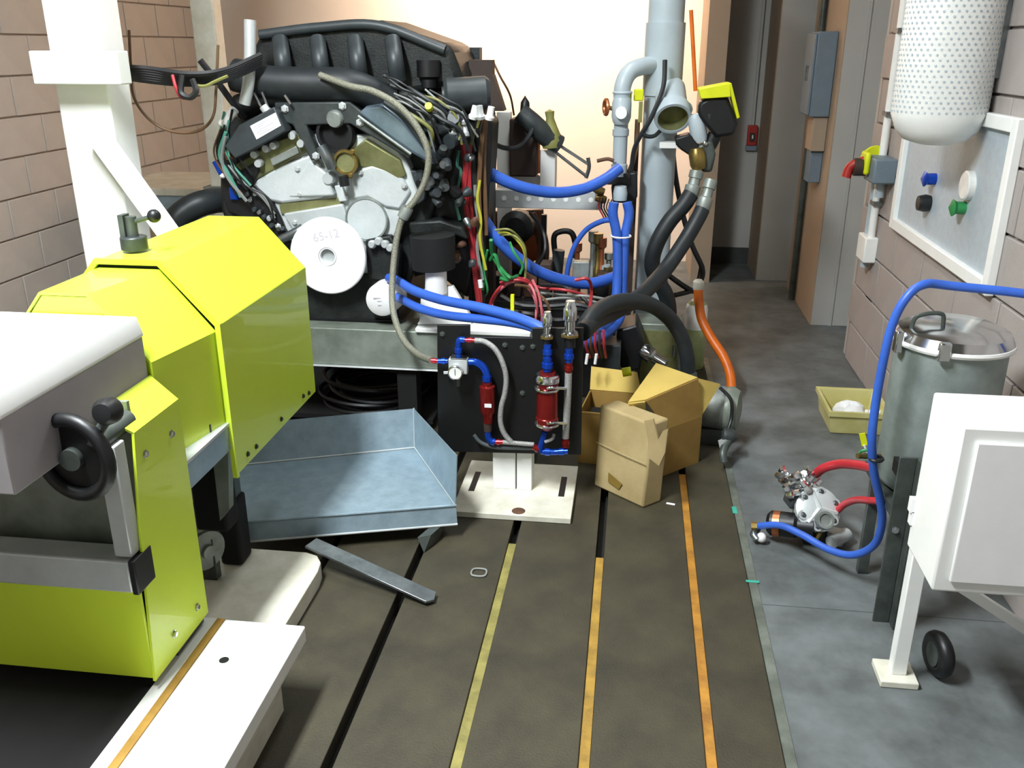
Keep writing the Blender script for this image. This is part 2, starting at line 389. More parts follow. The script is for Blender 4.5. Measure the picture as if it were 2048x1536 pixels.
# framed wall cabinet
t = thing('wall_cabinet', 'white framed control recess on the right block wall', 'wall cabinet', (1.14, 3.75, .82))
y0, y1, z0, z1 = 3.0, 4.10, .845, 1.30
part('back_plate', box((1.148, y0, z0), (1.157, y1, z1)), 'mesh_grey', t)
for n_, aa, bb in (('frame_rail', (1.128, y0, z0 - .045), (1.157, y1, z0)), ('frame_rail', (1.128, y0, z1), (1.157, y1, z1 + .045)),
                   ('frame_stile', (1.128, y1, z0 - .045), (1.157, y1 + .045, z1 + .045)), ('frame_stile', (1.128, y0 - .045, z0 - .045), (1.157, y0, z1 + .045))):
    part(n_, box(aa, bb), 'paint_white', t, bevel=.004)
part('black_knob', lathe(B(), [(0, 0), (.03, 0), (.034, .02), (.028, .045), (0, .05)], (1.148, 3.70, .975), (-1, 0, 0), 16), 'black', t)
part('blue_valve', lathe(B(), [(0, 0), (.022, 0), (.022, .03), (.03, .04), (0, .055)], (1.148, 3.68, 1.07), (-1, 0, 0), 16), 'blue_fit', t)
part('pressure_gauge', lathe(B(), [(0, 0), (.05, 0), (.05, .02), (.045, .024), (0, .024)], (1.148, 3.30, 1.1), (-1, 0, 0), 24), 'gauge', t)
part('green_valve', lathe(B(), [(0, 0), (.022, 0), (.022, .03), (.03, .04), (0, .055)], (1.148, 3.32, 1.02), (-1, 0, 0), 16), 'green_wire', t)

# perforated white canister hung on the wall
cc = V((1.008, 3.31, 1.232)); r = .150
t = thing('vent_canister', 'white perforated round-bottomed canister hung high on right wall', 'canister', cc)
part('shell', lathe(B(), [(0, 0), (.05, .003), (.10, .018), (.13, .05), (r, .10), (r, .52), (r + .006, .525), (r + .006, .56), (0, .56)], cc, (0, 0, 1), 32), 'paint_white', t)
pf = B()
for k in range(44):
    for j in range(24):
        an = 2 * math.pi * (k + (j % 2) * .5) / 44; d = V((math.cos(an), math.sin(an), 0))
        if d.y > .5 and d.x > .3: continue
        lathe(pf, [(0, 0), (.0042, 0), (.0042, .0015), (0, .0015)], cc + d * (r - .0005) + V((0, 0, .112 + j * .016)), d, 6)
part('perforations', pf, 'mesh_grey', t, kind='stuff')
part('wall_bracket', box((1.14, 3.24, 1.45), (1.162, 3.38, 1.7)), 'steel', t)

# ================================================================== DYNAMOMETER SIDE (left)
def arch(cx, hf, hs, zt, ze, zb, y0, y1, th=.006):
    o = [(-hs, zb), (-hs, ze), (-hf, zt), (hf, zt), (hs, ze), (hs, zb)]
    i = [(-hs + th, zb), (-hs + th, ze - th * .4), (-hf + th * .4, zt - th), (hf - th * .4, zt - th), (hs - th, ze - th * .4), (hs - th, zb)]
    pts = [V((cx + x, y0, z)) for x, z in o] + [V((cx + x, y0, z)) for x, z in i[::-1]]
    bm = B(); n = 6
    A0 = [bm.verts.new(p) for p in pts]; A1 = [bm.verts.new(p + V((0, y1 - y0, 0))) for p in pts]
    for k in range(n - 1):
        for A, fl in ((A0, 0), (A1, 1)):
            q = [A[k], A[k + 1], A[2 * n - 2 - k], A[2 * n - 1 - k]]; bm.faces.new(q[::-1] if fl else q)
        bm.faces.new((A0[k], A1[k], A1[k + 1], A0[k + 1]))
        j = n + k; bm.faces.new((A0[j], A1[j], A1[j + 1], A0[j + 1]))
    bm.faces.new((A0[n - 1], A1[n - 1], A1[n], A0[n])); bm.faces.new((A0[0], A0[2 * n - 1], A1[2 * n - 1], A1[0]))
    return bm
GX = -1.218
g = thing('shaft_guard', 'large lime yellow folded sheet metal shaft guard facing the engine', 'machine guard', (GX, 2.3, .47))
part('hood', arch(GX, .082, .218, 1.055, .90, .485, 2.03, 2.65), 'guard_yellow', g, bevel=.002)
part('end_lip', arch(GX, .084, .222, 1.06, .903, .48, 2.022, 2.034, .014), 'guard_yellow', g)
rh = arch(GX, .079, .206, 1.036, .882, .635, 1.788, 2.03)
for v_ in rh.verts:
    if v_.co.y < 1.9 and v_.co.x > GX: v_.co.x -= .042
    if v_.co.y < 1.9 and v_.co.z > .7: v_.co.z += .0
part('rear_hood', rh, 'guard_yellow', g, 'slightly smaller yellow hood section')
part('seam_shade', arch(GX, .080, .211, 1.046, .893, .60, 2.036, 2.046, .034), 'black_matte', g)  # added black strip standing for the dark gap between the hoods
part('rear_end_plate', prism(B(), [(GX - .197, 1.79, .64), (GX - .197, 1.79, .878), (GX - .074, 1.79, 1.028), (GX + .034, 1.79, 1.028), (GX + .156, 1.79, .878), (GX + .156, 1.79, .64)], (0, .006, 0)), 'guard_yellow', g)
for q in ((617, 786), (606, 792), (562, 838), (512, 893), (495, 908)):
    p = XP(q[0], q[1], -1.0); bolt(g, p, (1, 0, 0), .006, 'bracket_dark')
for q in ((421, 856), (376, 899)):
    p = XP(q[0], q[1], -1.016 - .034 * (2.026 - XP(q[0], q[1], -1.02).y) / .238); part('slot', box((p.x - .003, p.y - .009, p.z - .012), (p.x + .003, p.y + .009, p.z + .012)), 'black', g)
# clamping lever on the hood
lv = thing('clamp_lever', 'dark steel clamping lever with black ball on the yellow guard', 'lever', P(270, 500, 2.1))
p = V((GX + .01, 2.16, 1.056)); p = P(270, 497, 2.13)
p.z = 1.0605
part('base', cyl(B(), (p.x, p.y, 1.0605), (p.x, p.y, 1.095), .033, 20), 'bracket_dark', lv, bevel=.003)
part('stem', cyl(B(), (p.x, p.y, 1.095), (p.x, p.y, 1.145), .014, 14), 'steel_dark', lv)
part('fork', box((p.x - .026, p.y - .016, 1.095), (p.x - .012, p.y + .016, 1.15)), 'steel_dark', lv)
e = P(308, 432, p.y)
part('lever_rod', tube(B(), [V((p.x, p.y, 1.13)), e], .006, 8, smooth=False), 'steel_dark', lv)
part('ball_knob', sphere(B(), e, .017, 16), 'black', lv)

# machine frame under and in front of the guard
d = thing('dynamometer', 'dynamometer pedestal with yellow cover panels and aluminium profiles', 'dynamometer', (-1.35, 1.6, 0))
PX = -1.0
part('side_panel', prism(B(), [(PX, 1.522, .226), (PX, 1.785, .226), (PX, 1.785, .798), (PX, 1.592, .798), (PX, 1.56, .60)], (-.006, 0, 0)), 'guard_yellow', d, 'yellow side cover with four bolts')
part('chamfer_panel', prism(B(), [(PX, 1.592, .798), (PX, 1.785, .798), (PX - .06, 1.785, .853), (PX - .06, 1.56, .853)], (-.004, 0, -.004)), 'guard_yellow', d, 'bright sloping yellow cover')
part('front_panel', box((-1.75, 1.53, .226), (PX - .007, 1.538, .50)), 'guard_yellow', d, bevel=.002)
part('inner_plate', box((-1.75, 1.63, .50), (PX - .03, 1.64, .85)), 'beam_grey', d)
part('core', box((-1.7, 1.645, .20), (PX - .012, 1.78, .79)), 'steel_dark', d)
for q in ((290, 908), (342, 868), (393, 1214), (348, 1268)):
    pp = XP(q[0], q[1], PX); bolt(d, pp, (1, 0, 0), .0075, 'chrome')
part('upright_profile', box((PX - .046, 1.524, .54), (PX - .007, 1.565, .795)), 'alu', d, bevel=.003)
part('cross_profile', box((-2.0, 1.515, .457), (PX - .013, 1.583, .535)), 'alu', d, bevel=.005)
part('end_cap', box((PX - .013, 1.513, .455), (PX + .002, 1.585, .537)), 'black', d, 'black plastic end cap', bevel=.003)
part('motor_hood', prism(B(), [(PX - .062, 1.30, .80), (PX - .062, 1.30, .948), (PX - .072, 1.30, .984), (-1.70, 1.30, .984), (-1.71, 1.30, .948), (-1.71, 1.30, .80)], (0, .482, 0)), 'hood_shade', d, 'white boxed motor hood with sides greyed for shade', bevel=.003)
part('hood_lit_top', prism(B(), [(PX - .060, 1.295, .945), (PX - .060, 1.295, .953), (PX - .070, 1.295, .990), (-1.70, 1.295, .990), (-1.712, 1.295, .945)], (0, .489, 0)), 'paint_white', d, bevel=.003)  # white sheet puts the light on the hood's top and chamfer
# hand wheel at the left
wc = P(148, 915, 1.44)
hw_ = thing('hand_wheel', 'black hand wheel at the left end of the dynamometer', 'hand wheel', wc)
part('rim', torus(B(), wc, (.15, 1, 0), .078, .014, 32, 10), 'black', hw_)
part('web', lathe(B(), [(0, 0), (.076, .004), (.076, .012), (0, .012)], wc, (.15, 1, 0), 28), 'black', hw_)
part('hub', cyl(B(), wc + V((0, -.015, 0)), wc + V((0, .19, 0)), .022, 18), 'steel_dark', hw_)
kp = P(214, 826, 1.44)
part('grip', lathe(B(), [(0, 0), (.018, 0), (.026, .01), (.026, .03), (.018, .045), (0, .048)], kp + V((0, .02, 0)), (.1, -1, .2), 18), 'black', hw_)
part('grip_arm', tube(B(), [wc + V((.04, .0, .03)), kp + V((0, .02, 0))], .010, 8, smooth=False), 'steel_dark', hw_)
# rail and coupling gear below the hood
part('steel_rail', box((-1.04, 1.79, .562), (-1.006, 2.62, .630)), 'galv', d, bevel=.003)
part('rail_lip', box((-1.06, 1.79, .6305), (-1.003, 2.62, .638)), 'alu', d)
a_, b_ = P(392, 1062, 2.12), P(441, 940, 2.12)
part('bearing_block', box((a_.x, 2.12, a_.z), (b_.x, 2.2, b_.z)), 'black_matte', d, bevel=.01)
part('wedge_plate', prism(B(), [P(424, 905, 2.08), P(456, 895, 2.08), P(458, 1020, 2.08), P(440, 1042, 2.08)], (0, .03, 0)), 'beam_grey', d)
a_, b_ = F(442, 1130, .0625), F(489, 1128, .0625); zf = P(460, 1005, a_.y).z
part('black_foot', box((a_.x, a_.y, .0625), (b_.x, a_.y + .08, zf)), 'black_matte', d, bevel=.010)
part('foot_neck', box((a_.x + .03, a_.y + .01, zf), (b_.x - .01, a_.y + .07, .60)), 'steel_dark', d)
a_ = P(420, 1105, 2.14)
part('brake_disc', lathe(B(), [(0, 0), (.02, 0), (.022, -.012), (.060, -.014), (.064, -.02), (.064, -.03), (0, -.03)], a_, (.85, -.5, 0), 28), 'alu_dull', d)
part('disc_bracket', box((a_.x - .06, a_.y + .02, .0625), (a_.x + .0, a_.y + .05, .20)), 'steel_dark', d)
# base rails and block
part('base_rail', prism(B(), [(-1.33, 1.0, .062), (-.89, 1.0, .062), (-.89, 2.25, .062), (-.897, 2.30, .062), (-.92, 2.335, .062), (-.96, 2.35, .062), (-1.33, 2.35, .062)], (0, 0, -.0615)), 'paint_cream', d, 'cream painted base rail with rounded corner', bevel=.004)
part('base_plate', box((-1.75, .9, .0625), (-1.022, 1.80, .190)), 'black_matte', d, bevel=.004)
part('white_strip', box((-1.0215, .9, .0625), (-.985, 1.80, .200)), 'paint_white', d, bevel=.003)
part('drive_shaft', cyl(B(), (GX, 1.80, .745), (GX, 2.60, .745), .045, 24), 'steel_dark', d)
part('shaft_flange', cyl(B(), (GX, 2.58, .745), (GX, 2.62, .745), .10, 32), 'steel_dark', d)
part('wood_strip', box((-.9845, .9, .150), (-.965, 1.797, .2015)), 'wood_strip', d, 'narrow brown strip along the base')
sb = part('white_block', box((-.9645, .9, .155), (-.755, 1.797, .2005)), 'paint_white', d, 'white painted block with one bolt hole', bevel=.004)
hp = F(448, 1320, .201)
part('bolt_hole', lathe(B(), [(0, 0), (.0115, 0), (.0115, .001), (0, .001)], (hp.x, hp.y, .2003), (0, 0, 1), 16), 'black', sb)
part('block_pedestal', box((-.96, .9, .0625), (-.80, 1.72, .1545)), 'paint_cream', sb)
part('pedestal_foot', box((-.889, .9, .0005), (-.80, 1.72, .062)), 'paint_cream', sb)

# ------------------------------------------------------------------ galvanised tray
tz = .115
bl, br_, fr, flp = F(470, 932, tz), F(830, 896, tz), F(912, 1012, tz), F(462, 1048, tz)
tr = thing('drip_tray', 'galvanised sheet metal drip tray resting beside the yellow guard', 'tray', (-.95, 2.65, tz - .06))
def sheet(pts, th=.003, off=None):
    pts = [V(p) for p in pts]; n = (pts[1] - pts[0]).cross(pts[2] - pts[0]).normalized()
    return prism(B(), pts, n * th)
part('bottom', sheet([bl, br_, fr, flp]), 'galv', tr)
brt = P(828, 817, br_.y + .05); blt = brt + (bl - br_) * 1.04
part('back_wall', sheet([bl, br_, brt, blt]), 'galv', tr)
frt = P(915, 911, fr.y + .015)
part('end_wall', sheet([br_, fr, frt, brt]), 'galv', tr)
lipd = V((.006, -.012, -.062))
part('front_lip', sheet([flp, fr, fr + lipd, flp + lipd]), 'galv', tr)
for f0_, f1_ in ((bl, br_), (br_, fr), (br_, brt)): part('fold_highlight', tube(B(), [f0_ + V((0, -.002, .003)), f1_ + V((0, -.002, .003))], .0035, 8, smooth=False), 'alu', tr)  # brighter metal along the bends stands for their highlights
part('hem', tube(B(), [flp + V((0, 0, .002)), fr + V((0, 0, .002))], .0045, 8, smooth=False), 'galv', tr)
part('lower_hem', tube(B(), [flp + lipd, fr + lipd], .004, 8, smooth=False), 'alu', tr)  # rolled lower edge, in brighter metal for its highlight
m1 = bl * .5 + br_ * .5
lg = P(848, 1078, 2.56)
part('support_foot', prism(B(), [F(835, 1075, .05), F(862, 1070, .05), F(848, 1106, .0)], (.03, .085, 0)), 'steel_dark', tr)
for q in (bl * .15 + br_ * .85 + V((0, -.06, 0)), bl * .8 + br_ * .2 + V((0, -.08, 0)), flp * .85 + fr * .15 + V((0, .05, 0))):
    part('support_foot', box((q.x - .015, q.y - .015, .0005), (q.x + .015, q.y + .015, tz - .0035)), 'steel_dark', tr) if q.x > -.88 else None
# flat steel bar
a, b = F(633, 1080, .07), F(872, 1188, .012)
ax = (b - a).normalized(); sd = ax.cross(V((0, 0, 1))).normalized() * .056; upv = sd.cross(ax).normalized() * .008
solo('flat_bar', prism(B(), [a, a + sd, b + sd, b + sd * .6 + ax * .015, b], upv), 'steel', 'flat dark steel bar leaning from the white rail to floor', 'steel bar', bevel=.001)
# o-ring on the bed plate
oc = F(958, 1147, 0)
sp = [oc + V((math.copysign(abs(math.cos(k * .5236)) ** .7, math.cos(k * .5236)) * .024, math.copysign(abs(math.sin(k * .5236)) ** .7, math.sin(k * .5236)) * .022, .004)) for k in range(13)]
solo('gasket_ring', tube(B(), sp, .0032, 8), 'grey_wire', 'small pale rubber ring lying on the bed plate', 'ring')

# ------------------------------------------------------------------ white column, brace and cables at left
colp = thing('support_frame', 'white steel support column with diagonal brace at the left', 'support frame', (-2.2, 2.9, 0))
cx = P(228, 300, 2.9)
part('column', box((cx.x - .16, 2.88, 0), (cx.x + .022, 3.02, 2.6)), 'paint_white', colp, bevel=.006)
part('column_flange', box((cx.x + .0, 2.86, .0), (cx.x + .045, 2.878, .98)), 'paint_white', colp, bevel=.003)
a0, a1 = P(208, 300, 2.80), P(335, 475, 2.80)
br = (a1 - a0); br2 = br.normalized(); pr = V((br2.z, 0, -br2.x)).normalized()
c0 = a0 - br * .25; c1 = a1 + br * .35
part('brace', hexa(B(), c0 - pr * .03, c1 - c0, pr * .062, V((0, .05, 0))), 'paint_white', colp, bevel=.004)
part('top_plate', box((P(205, 160, 2.85).x - .2, 2.79, P(230, 168, 2.85).z), (P(262, 168, 2.85).x, 2.86, P(230, 168, 2.85).z + .10)), 'paint_white', colp, bevel=.004)
part('brace_foot', box((c1.x - .08, 2.79, 0), (c1.x + .06, 2.87, c1.z + .03)), 'paint_white', colp)

hose('cable', 'thin dark cable hanging in a wide loop before the tan wall', 'cable', [(258, 60, 3.3), (262, 140, 3.3), (268, 195, 3.3), (300, 240, 3.3), (345, 263, 3.3), (395, 262, 3.3), (425, 235, 3.3), (432, 180, 3.3), (436, 90, 3.3)], .0055, 'brown_wire', seg=8)
cb = thing('cable_bundle', 'black cable bundle running over the top left corner', 'cables', P(340, 150, 3.2))
for k in range(6):
    o_ = (k - 2.5) * 4
    wire(cb, [(120, 108 + o_, 3.15), (230, 140 + o_, 3.18 + .01 * k), (300, 150 + o_ * 1.2, 3.2), (380, 158 + o_, 3.2 + .012 * k), (450, 150 + o_, 3.25), (520, 120 + o_, 3.4)], .011, 'black_wire', 'cable')
wire(cb, [(345, 150, 3.16), (352, 175, 3.15), (360, 192, 3.16), (372, 196, 3.18), (392, 185, 3.2)], .006, 'red_wire', 'red_cable')
wire(cb, [(365, 150, 3.16), (362, 185, 3.15), (380, 195, 3.15), (392, 182, 3.16), (385, 160, 3.18)], .011, 'black_wire', 'loop')
wire(cb, [(455, 152, 3.2), (430, 163, 3.2), (410, 172, 3.2), (385, 170, 3.2)], .006, 'olive_wire', 'cable')
hose('cable', 'black cable slanting down to the ignition module', 'cable', [(400, 120, 3.35), (438, 168, 3.38), (465, 205, 3.42), (490, 235, 3.46)], .012, 'black_wire', seg=8)

# grey post and duct behind the column
wp = thing('exhaust_post', 'pale grey square post standing behind the cable loop', 'post', (P(425, 300, 4.6).x, 4.6, 0))
x0, x1 = P(408, 260, 4.6).x, P(452, 260, 4.6).x
part('shaft', box((x0, 4.6, 0), (x1, 4.7, 2.4)), 'paint_cream', wp, bevel=.006)
part('collar', box((x0 - .03, 4.57, P(430, 390, 4.6).z - .02), (x1 + .03, 4.73, P(430, 372, 4.6).z)), 'alu_dull', wp, bevel=.004)
tb = thing('work_table', 'pale metal table edge behind the white brace', 'table', (-2.6, 5.2, 0))
TY = 4.85; zt_ = P(350, 392, TY).z; ta, tb_ = max(P(205, 392, TY).x, XL + .05), P(402, 392, TY).x
part('top', box((ta, TY, zt_), (tb_, TY + .7, zt_ + .04)), 'paint_cream', tb, bevel=.004)
part('apron', box((ta + .02, TY + .02, zt_ - .13), (tb_ - .02, TY + .68, zt_ - .001)), 'galv', tb)
for xx in (ta + .03, tb_ - .08):
    for yy in (TY + .04, TY + .61): part('leg', box((xx, yy, 0), (xx + .05, yy + .05, zt_ - .131)), 'steel', tb)
hose('duct_hose', 'thick dark grey duct hose behind the yellow guard', 'hose', [(340, 465, 3.6), (352, 440, 3.62), (378, 418, 3.66), (410, 405, 3.7), (450, 400, 3.78), (500, 410, 3.9)], .055, 'dark_grey', seg=16)

# ================================================================== ENGINE STAND
YE = 3.5
st = thing('engine_stand', 'grey steel engine stand with broad front cross beam', 'engine stand', (-1.0, 3.7, 0))
z0, z1 = P(750, 733, 3.36).z, P(750, 660, 3.36).z
part('front_beam', box((-1.75, 3.36, z0), (-.36, 3.46, z1)), 'beam_grey', st, bevel=.004)
part('beam_lip', box((-1.75, 3.345, z0 - .006), (-.36, 3.46, z0 - .0005)), 'alu', st, bevel=.002)
part('rear_beam', box((-1.75, 4.15, z0), (-.80, 4.25, z1)), 'beam_grey', st)
for x in (-1.7, -.92): part('side_beam', box((x, 3.461, z0), (x + .1, 4.149, z1)), 'beam_grey', st)
for x in (-1.73, -.92):
    for y in (3.37, 4.16): part('leg', box((x, y, .015), (x + .08, y + .08, z0 - .0065)), 'black_matte', st)
    for y in (3.37, 4.16): part('foot', box((x - .03, y - .02, .0005), (x + .11, y + .1, .0148)), 'steel_dark', st)
part('shade_pan', box((-1.64, 3.47, .03), (-.80, 4.14, .05)), 'black_matte', st, 'black sheet standing for the deep shade below the engine')  # black sheet for shadowed floor and dark gear under the stand
part('shade_sheet', box((-1.64, 3.9, .05), (-.76, 3.91, z0 - .01)), 'black_matte', st)  # black sheet deepening the shade under the stand
# white mounting cone and plate
mt = thing('engine_mount', 'white tapered engine mount with broad foot beside the oil filter', 'engine mount', P(885, 655, 3.36))
zc = z1 + .0005
part('foot_plate', box((P(833, 655, 3.37).x, 3.345, zc), (P(1062, 655, 3.37).x, 3.47, zc + .018)), 'paint_white', mt, bevel=.003)
q = [(838, 652), (846, 600), (852, 575), (905, 572), (945, 640), (945, 652)]
part('gusset', pxprism([(838, 652), (842, 585), (853, 575), (905, 573), (942, 635), (942, 652)], 3.42, .03), 'paint_white', mt, bevel=.003)
cpt = P(872, 585, 3.41); 
part('neck', cyl(B(), cpt, P(872, 538, 3.41), .044, 24, .042), 'white_plastic', mt)
part('rib', prism(B(), [P(872, 580, 3.405), P(935, 648, 3.375), P(835, 648, 3.375)], (0, .02, 0)), 'paint_white', mt)
part('rubber_cushion', cyl(B(), P(868, 536, 3.43), P(864, 470, 3.43), .085, 24, .09), 'black_matte', mt)

# ================================================================== ENGINE
en = thing('engine', 'large V engine with cast aluminium timing cover on a stand', 'engine', P(680, 600, YE + .3))
part('block', pxprism([(505, 600), (800, 630), (850, 470), (905, 300), (850, 190), (700, 150), (560, 165), (440, 255), (440, 420)], YE + .075, .55), 'engine_dark', en, bevel=.02)
part('timing_cover', pxprism([(478, 345), (540, 300), (600, 262), (650, 270), (770, 268), (812, 320), (836, 385), (812, 430), (790, 470), (776, 520), (740, 548), (600, 552), (578, 470), (540, 412)], YE, .08), 'alu_cast', en, 'bright cast aluminium timing cover', bevel=.008)
part('left_facet', pxprism([(500, 368), (560, 330), (628, 305), (660, 385), (640, 398), (565, 408), (536, 402)], YE - .018, .03), 'alu_cast', en, bevel=.012)
part('center_rib', prism(B(), [P(618, 318, YE - .02), P(575, 395, YE - .02), P(668, 392, YE - .045), P(650, 345, YE - .045)], (0, .05, 0)), 'alu_cast', en, bevel=.008)
part('lower_facet', prism(B(), [P(566, 428, YE - .03), P(685, 408, YE - .03), P(700, 450, YE - .012), P(620, 470, YE - .012), P(590, 470, YE - .012)], (0, .05, 0)), 'alu_cast', en, bevel=.006)
part('shadow_strip', prism(B(), [P(558, 408, YE - .012), P(640, 400, YE - .012), P(680, 395, YE - .012), P(684, 410, YE - .012), P(562, 428, YE - .012)], (0, .03, 0)), 'cast_olive', en)  # olive strip coloured in for the shadow band at the cover's step
part('round_boss', lathe(B(), [(0, 0), (.078, 0), (.084, .006), (.084, .05), (0, .05)], P(733, 440, YE - .02), (0, 1, 0), 32), 'alu_cast', en, bevel=.0)
part('boss_ring', torus(B(), P(733, 440, YE - .019), (0, 1, 0), .084, .004, 36, 6), 'alu_dull', en)
part('right_facet', pxprism([(700, 345), (745, 330), (800, 345), (822, 385), (800, 420), (770, 415), (735, 395), (705, 400)], YE - .014, .03), 'alu_cast', en, bevel=.01)
part('upper_left_cover', prism(B(), [P(470, 330, YE - .035), P(545, 285, YE - .035), P(600, 265, YE - .035), P(618, 300, YE - .02), P(545, 342, YE - .02), P(500, 365, YE - .02)], (0, .06, 0)), 'cast_olive', en, bevel=.006)
part('cover_window', prism(B(), [P(540, 318, YE - .046), P(592, 292, YE - .046), P(598, 306, YE - .044), P(545, 332, YE - .044)], (0, .02, 0)), 'alu_dull', en, bevel=.002)
for i, (x, y) in enumerate(((507, 310), (515, 328), (545, 292), (583, 272), (600, 288), (530, 298))):
    part('stud_block', lathe(B(), [(0, 0), (.014, .0), (.016, .008), (.016, .03), (0, .03)], P(x, y, YE - .065), (.1 * (i % 3 - 1), 1, .1), 10), 'alu', en)
part('upper_right_cover', prism(B(), [P(705, 300, YE - .03), P(730, 278, YE - .03), P(800, 320, YE - .02), P(812, 352, YE - .02), P(790, 362, YE - .01), P(735, 335, YE - .01), P(708, 335, YE - .01)], (0, .05, 0)), 'cast_olive', en, bevel=.006)
# carrying bracket over the cover
bk = part('top_bracket', prism(B(), [P(548, 205, YE - .06), P(700, 203, YE - .06), P(722, 222, YE - .06), P(830, 300, YE - .06), P(818, 318, YE - .06), P(700, 248, YE - .06), P(612, 250, YE - .06), P(640, 318, YE - .06), P(622, 322, YE - .06), P(585, 250, YE - .06), P(552, 240, YE - .06)], (0, .05, 0)), 'bracket_dark', en, 'dark steel lifting bracket', bevel=.006)
part('bracket_edge', tube(B(), [P(716, 232, YE - .09), P(822, 308, YE - .08)], .006, 8, smooth=False), 'alu_dull', bk)
for x, y in ((685, 212), (570, 218), (720, 245), (632, 312)): bolt(bk, P(x, y, YE - .061), (0, -1, 0), .012, 'alu')
part('thermostat_mouth', lathe(B(), [(0, .03), (.055, .03), (.06, 0), (.072, 0), (.075, .02), (.075, .09), (0, .09)], P(668, 268, YE - .05), (0, 1, 0), 28), 'black_matte', en, 'black open coolant port')
part('port_fitting', lathe(B(), [(0, 0), (.028, 0), (.034, .01), (.034, .05), (0, .05)], P(667, 240, YE - .075), (.1, 1, .2), 14), 'alu_dull', en)
part('yellow_ring', lathe(B(), [(.038, 0), (.047, 0), (.05, .006), (.047, .02), (.038, .02), (.038, 0)], P(690, 325, YE - .06), (0, 1, 0), 28), 'brass', en, 'yellow gasket ring')
part('ring_bore', lathe(B(), [(0, .012), (.038, .012), (.042, .05), (0, .05)], P(690, 325, YE - .06), (0, 1, 0), 24), 'cast_olive', en)
for k in range(3):
    an = k * 2.09 + .9; bolt(en, P(690, 325, YE - .062) + V((math.cos(an) * .052, 0, math.sin(an) * .052)), (0, -1, 0), .009, 'brass')
part('sensor_body', cyl(B(), P(686, 352, YE - .07), P(690, 372, YE - .07), .020, 14), 'black', en)
part('pipe_stub', tube(B(), [P(642, 292, YE - .07), P(655, 315, YE - .07), P(664, 335, YE - .06)], .022, 12), 'steel', en)
part('pivot_boss', lathe(B(), [(0, 0), (.02, 0), (.024, .008), (.024, .04), (0, .04)], P(655, 358, YE - .05), (0, 1, 0), 16), 'alu', en)
part('down_rib', prism(B(), [P(668, 372, YE - .03), P(682, 370, YE - .03), P(694, 402, YE - .03), P(678, 404, YE - .03)], (0, .03, 0)), 'alu_cast', en, bevel=.004)
for x, y in ((480, 362), (595, 338), (600, 388), (636, 330), (720, 345), (808, 372), (800, 440), (762, 505), (590, 445), (690, 395), (556, 452), (772, 478)):
    bolt(en, P(x, y, YE - .02), (0, -1, 0), .0095, 'alu')
# crank flange disc
dc = P(655, 513, 3.40)
ds = part('flange_disc', lathe(B(), [(.030, 0), (.150, 0), (.1545, .004), (.1545, .022), (.150, .026), (.030, .026), (.030, 0)], dc, (0, 1, 0), 64), 'disc_white', en, 'white painted flange disc with a centre bore')
part('bore_bush', lathe(B(), [(0, .022), (.030, .022), (.0302, .003), (.037, -.002), (.037, .027), (0, .027)], dc, (0, 1, 0), 32), 'alu', ds)
xd = V((.97, 0, .25))
text_part('handwriting', '65-12', dc + V((0, -.0006, .083)), (.96, 0, .22), (-.22, 0, .96), .048, 'ink_faint', ds, .0003, 'faint handwritten marking')
part('crank_hub', cyl(B(), dc + V((0, .027, 0)), dc + V((0, .12, 0)), .06, 24), 'steel_dark', en)
# sump
part('sump', pxprism([(600, 545), (745, 548), (790, 575), (800, 655), (600, 655)], YE - .01, .5), 'engine_dark', en, bevel=.012)
part('sump_flange', pxprism([(595, 640), (806, 640), (806, 657), (595, 657)], YE - .03, .54), 'black', en)
part('pump_body', pxprism([(730, 480), (780, 470), (800, 500), (795, 560), (735, 560)], YE - .03, .06), 'engine_dark', en, bevel=.008)
for x, y in ((742, 490), (755, 484), (768, 490), (778, 497)):
    part('hose_nipple', lathe(B(), [(0, 0), (.012, 0), (.018, .012), (.014, .03), (0, .03)], P(x, y, YE - .07), (.1, 1, 0), 10), 'alu', en)
# oil filter
oc = P(759, 604, 3.38)
of = part('oil_filter', lathe(B(), [(0, 0), (.045, .001), (.062, .010), (.068, .028), (.068, .13), (0, .13)], oc, (.12, 1, .05), 32), 'white_plastic', en, 'white round oil filter can')
for k, (dx, dz, ww) in enumerate(((0, .016, .05), (.002, .004, .022), (.0, -.012, .016))):
    c = oc + V((dx, -.0006, dz)); part('print_line', box((c.x - ww / 2, c.y - .0006, c.z - .0025), (c.x + ww / 2, c.y + .0008, c.z + .0025)), 'ink_faint', of)
# ignition module with label
mo = part('ignition_module', prism(B(), [P(448, 292, YE - .11), P(478, 250, YE - .11), P(548, 213, YE - .11), P(572, 262, YE - .11), P(505, 300, YE - .11), P(470, 318, YE - .11)], (0, .07, 0)), 'dark_grey', en, 'dark module box with white label', bevel=.005)
lb = part('paper_label', prism(B(), [P(500, 252, YE - .1112), P(551, 225, YE - .1112), P(562, 251, YE - .1112), P(513, 279, YE - .1112)], (0, .0012, 0)), 'paper', mo, 'white printed label')
c0, ux, uy = P(500, 252, YE - .1122), P(551, 225, YE - .1122) - P(500, 252, YE - .1122), P(513, 279, YE - .1122) - P(500, 252, YE - .1122)
for (u0, v0, lu) in ((.1, .15, .55), (.1, .3, .35), (.12, .48, .7), (.12, .62, .45), (.14, .76, .6)):
    o = c0 + ux * u0 + uy * v0; part('print_line', hexa(B(), o, ux * lu, uy * .055, V((0, .0006, 0))), 'ink_faint', lb)
for x0, y0, x1, y1 in ((508, 186, 530, 226), (524, 184, 540, 222), (570, 190, 582, 208)):
    part('metal_pin', cyl(B(), P(x0, y0, YE - .09), P(x1, y1, YE - .09), .006, 8), 'chrome', en)
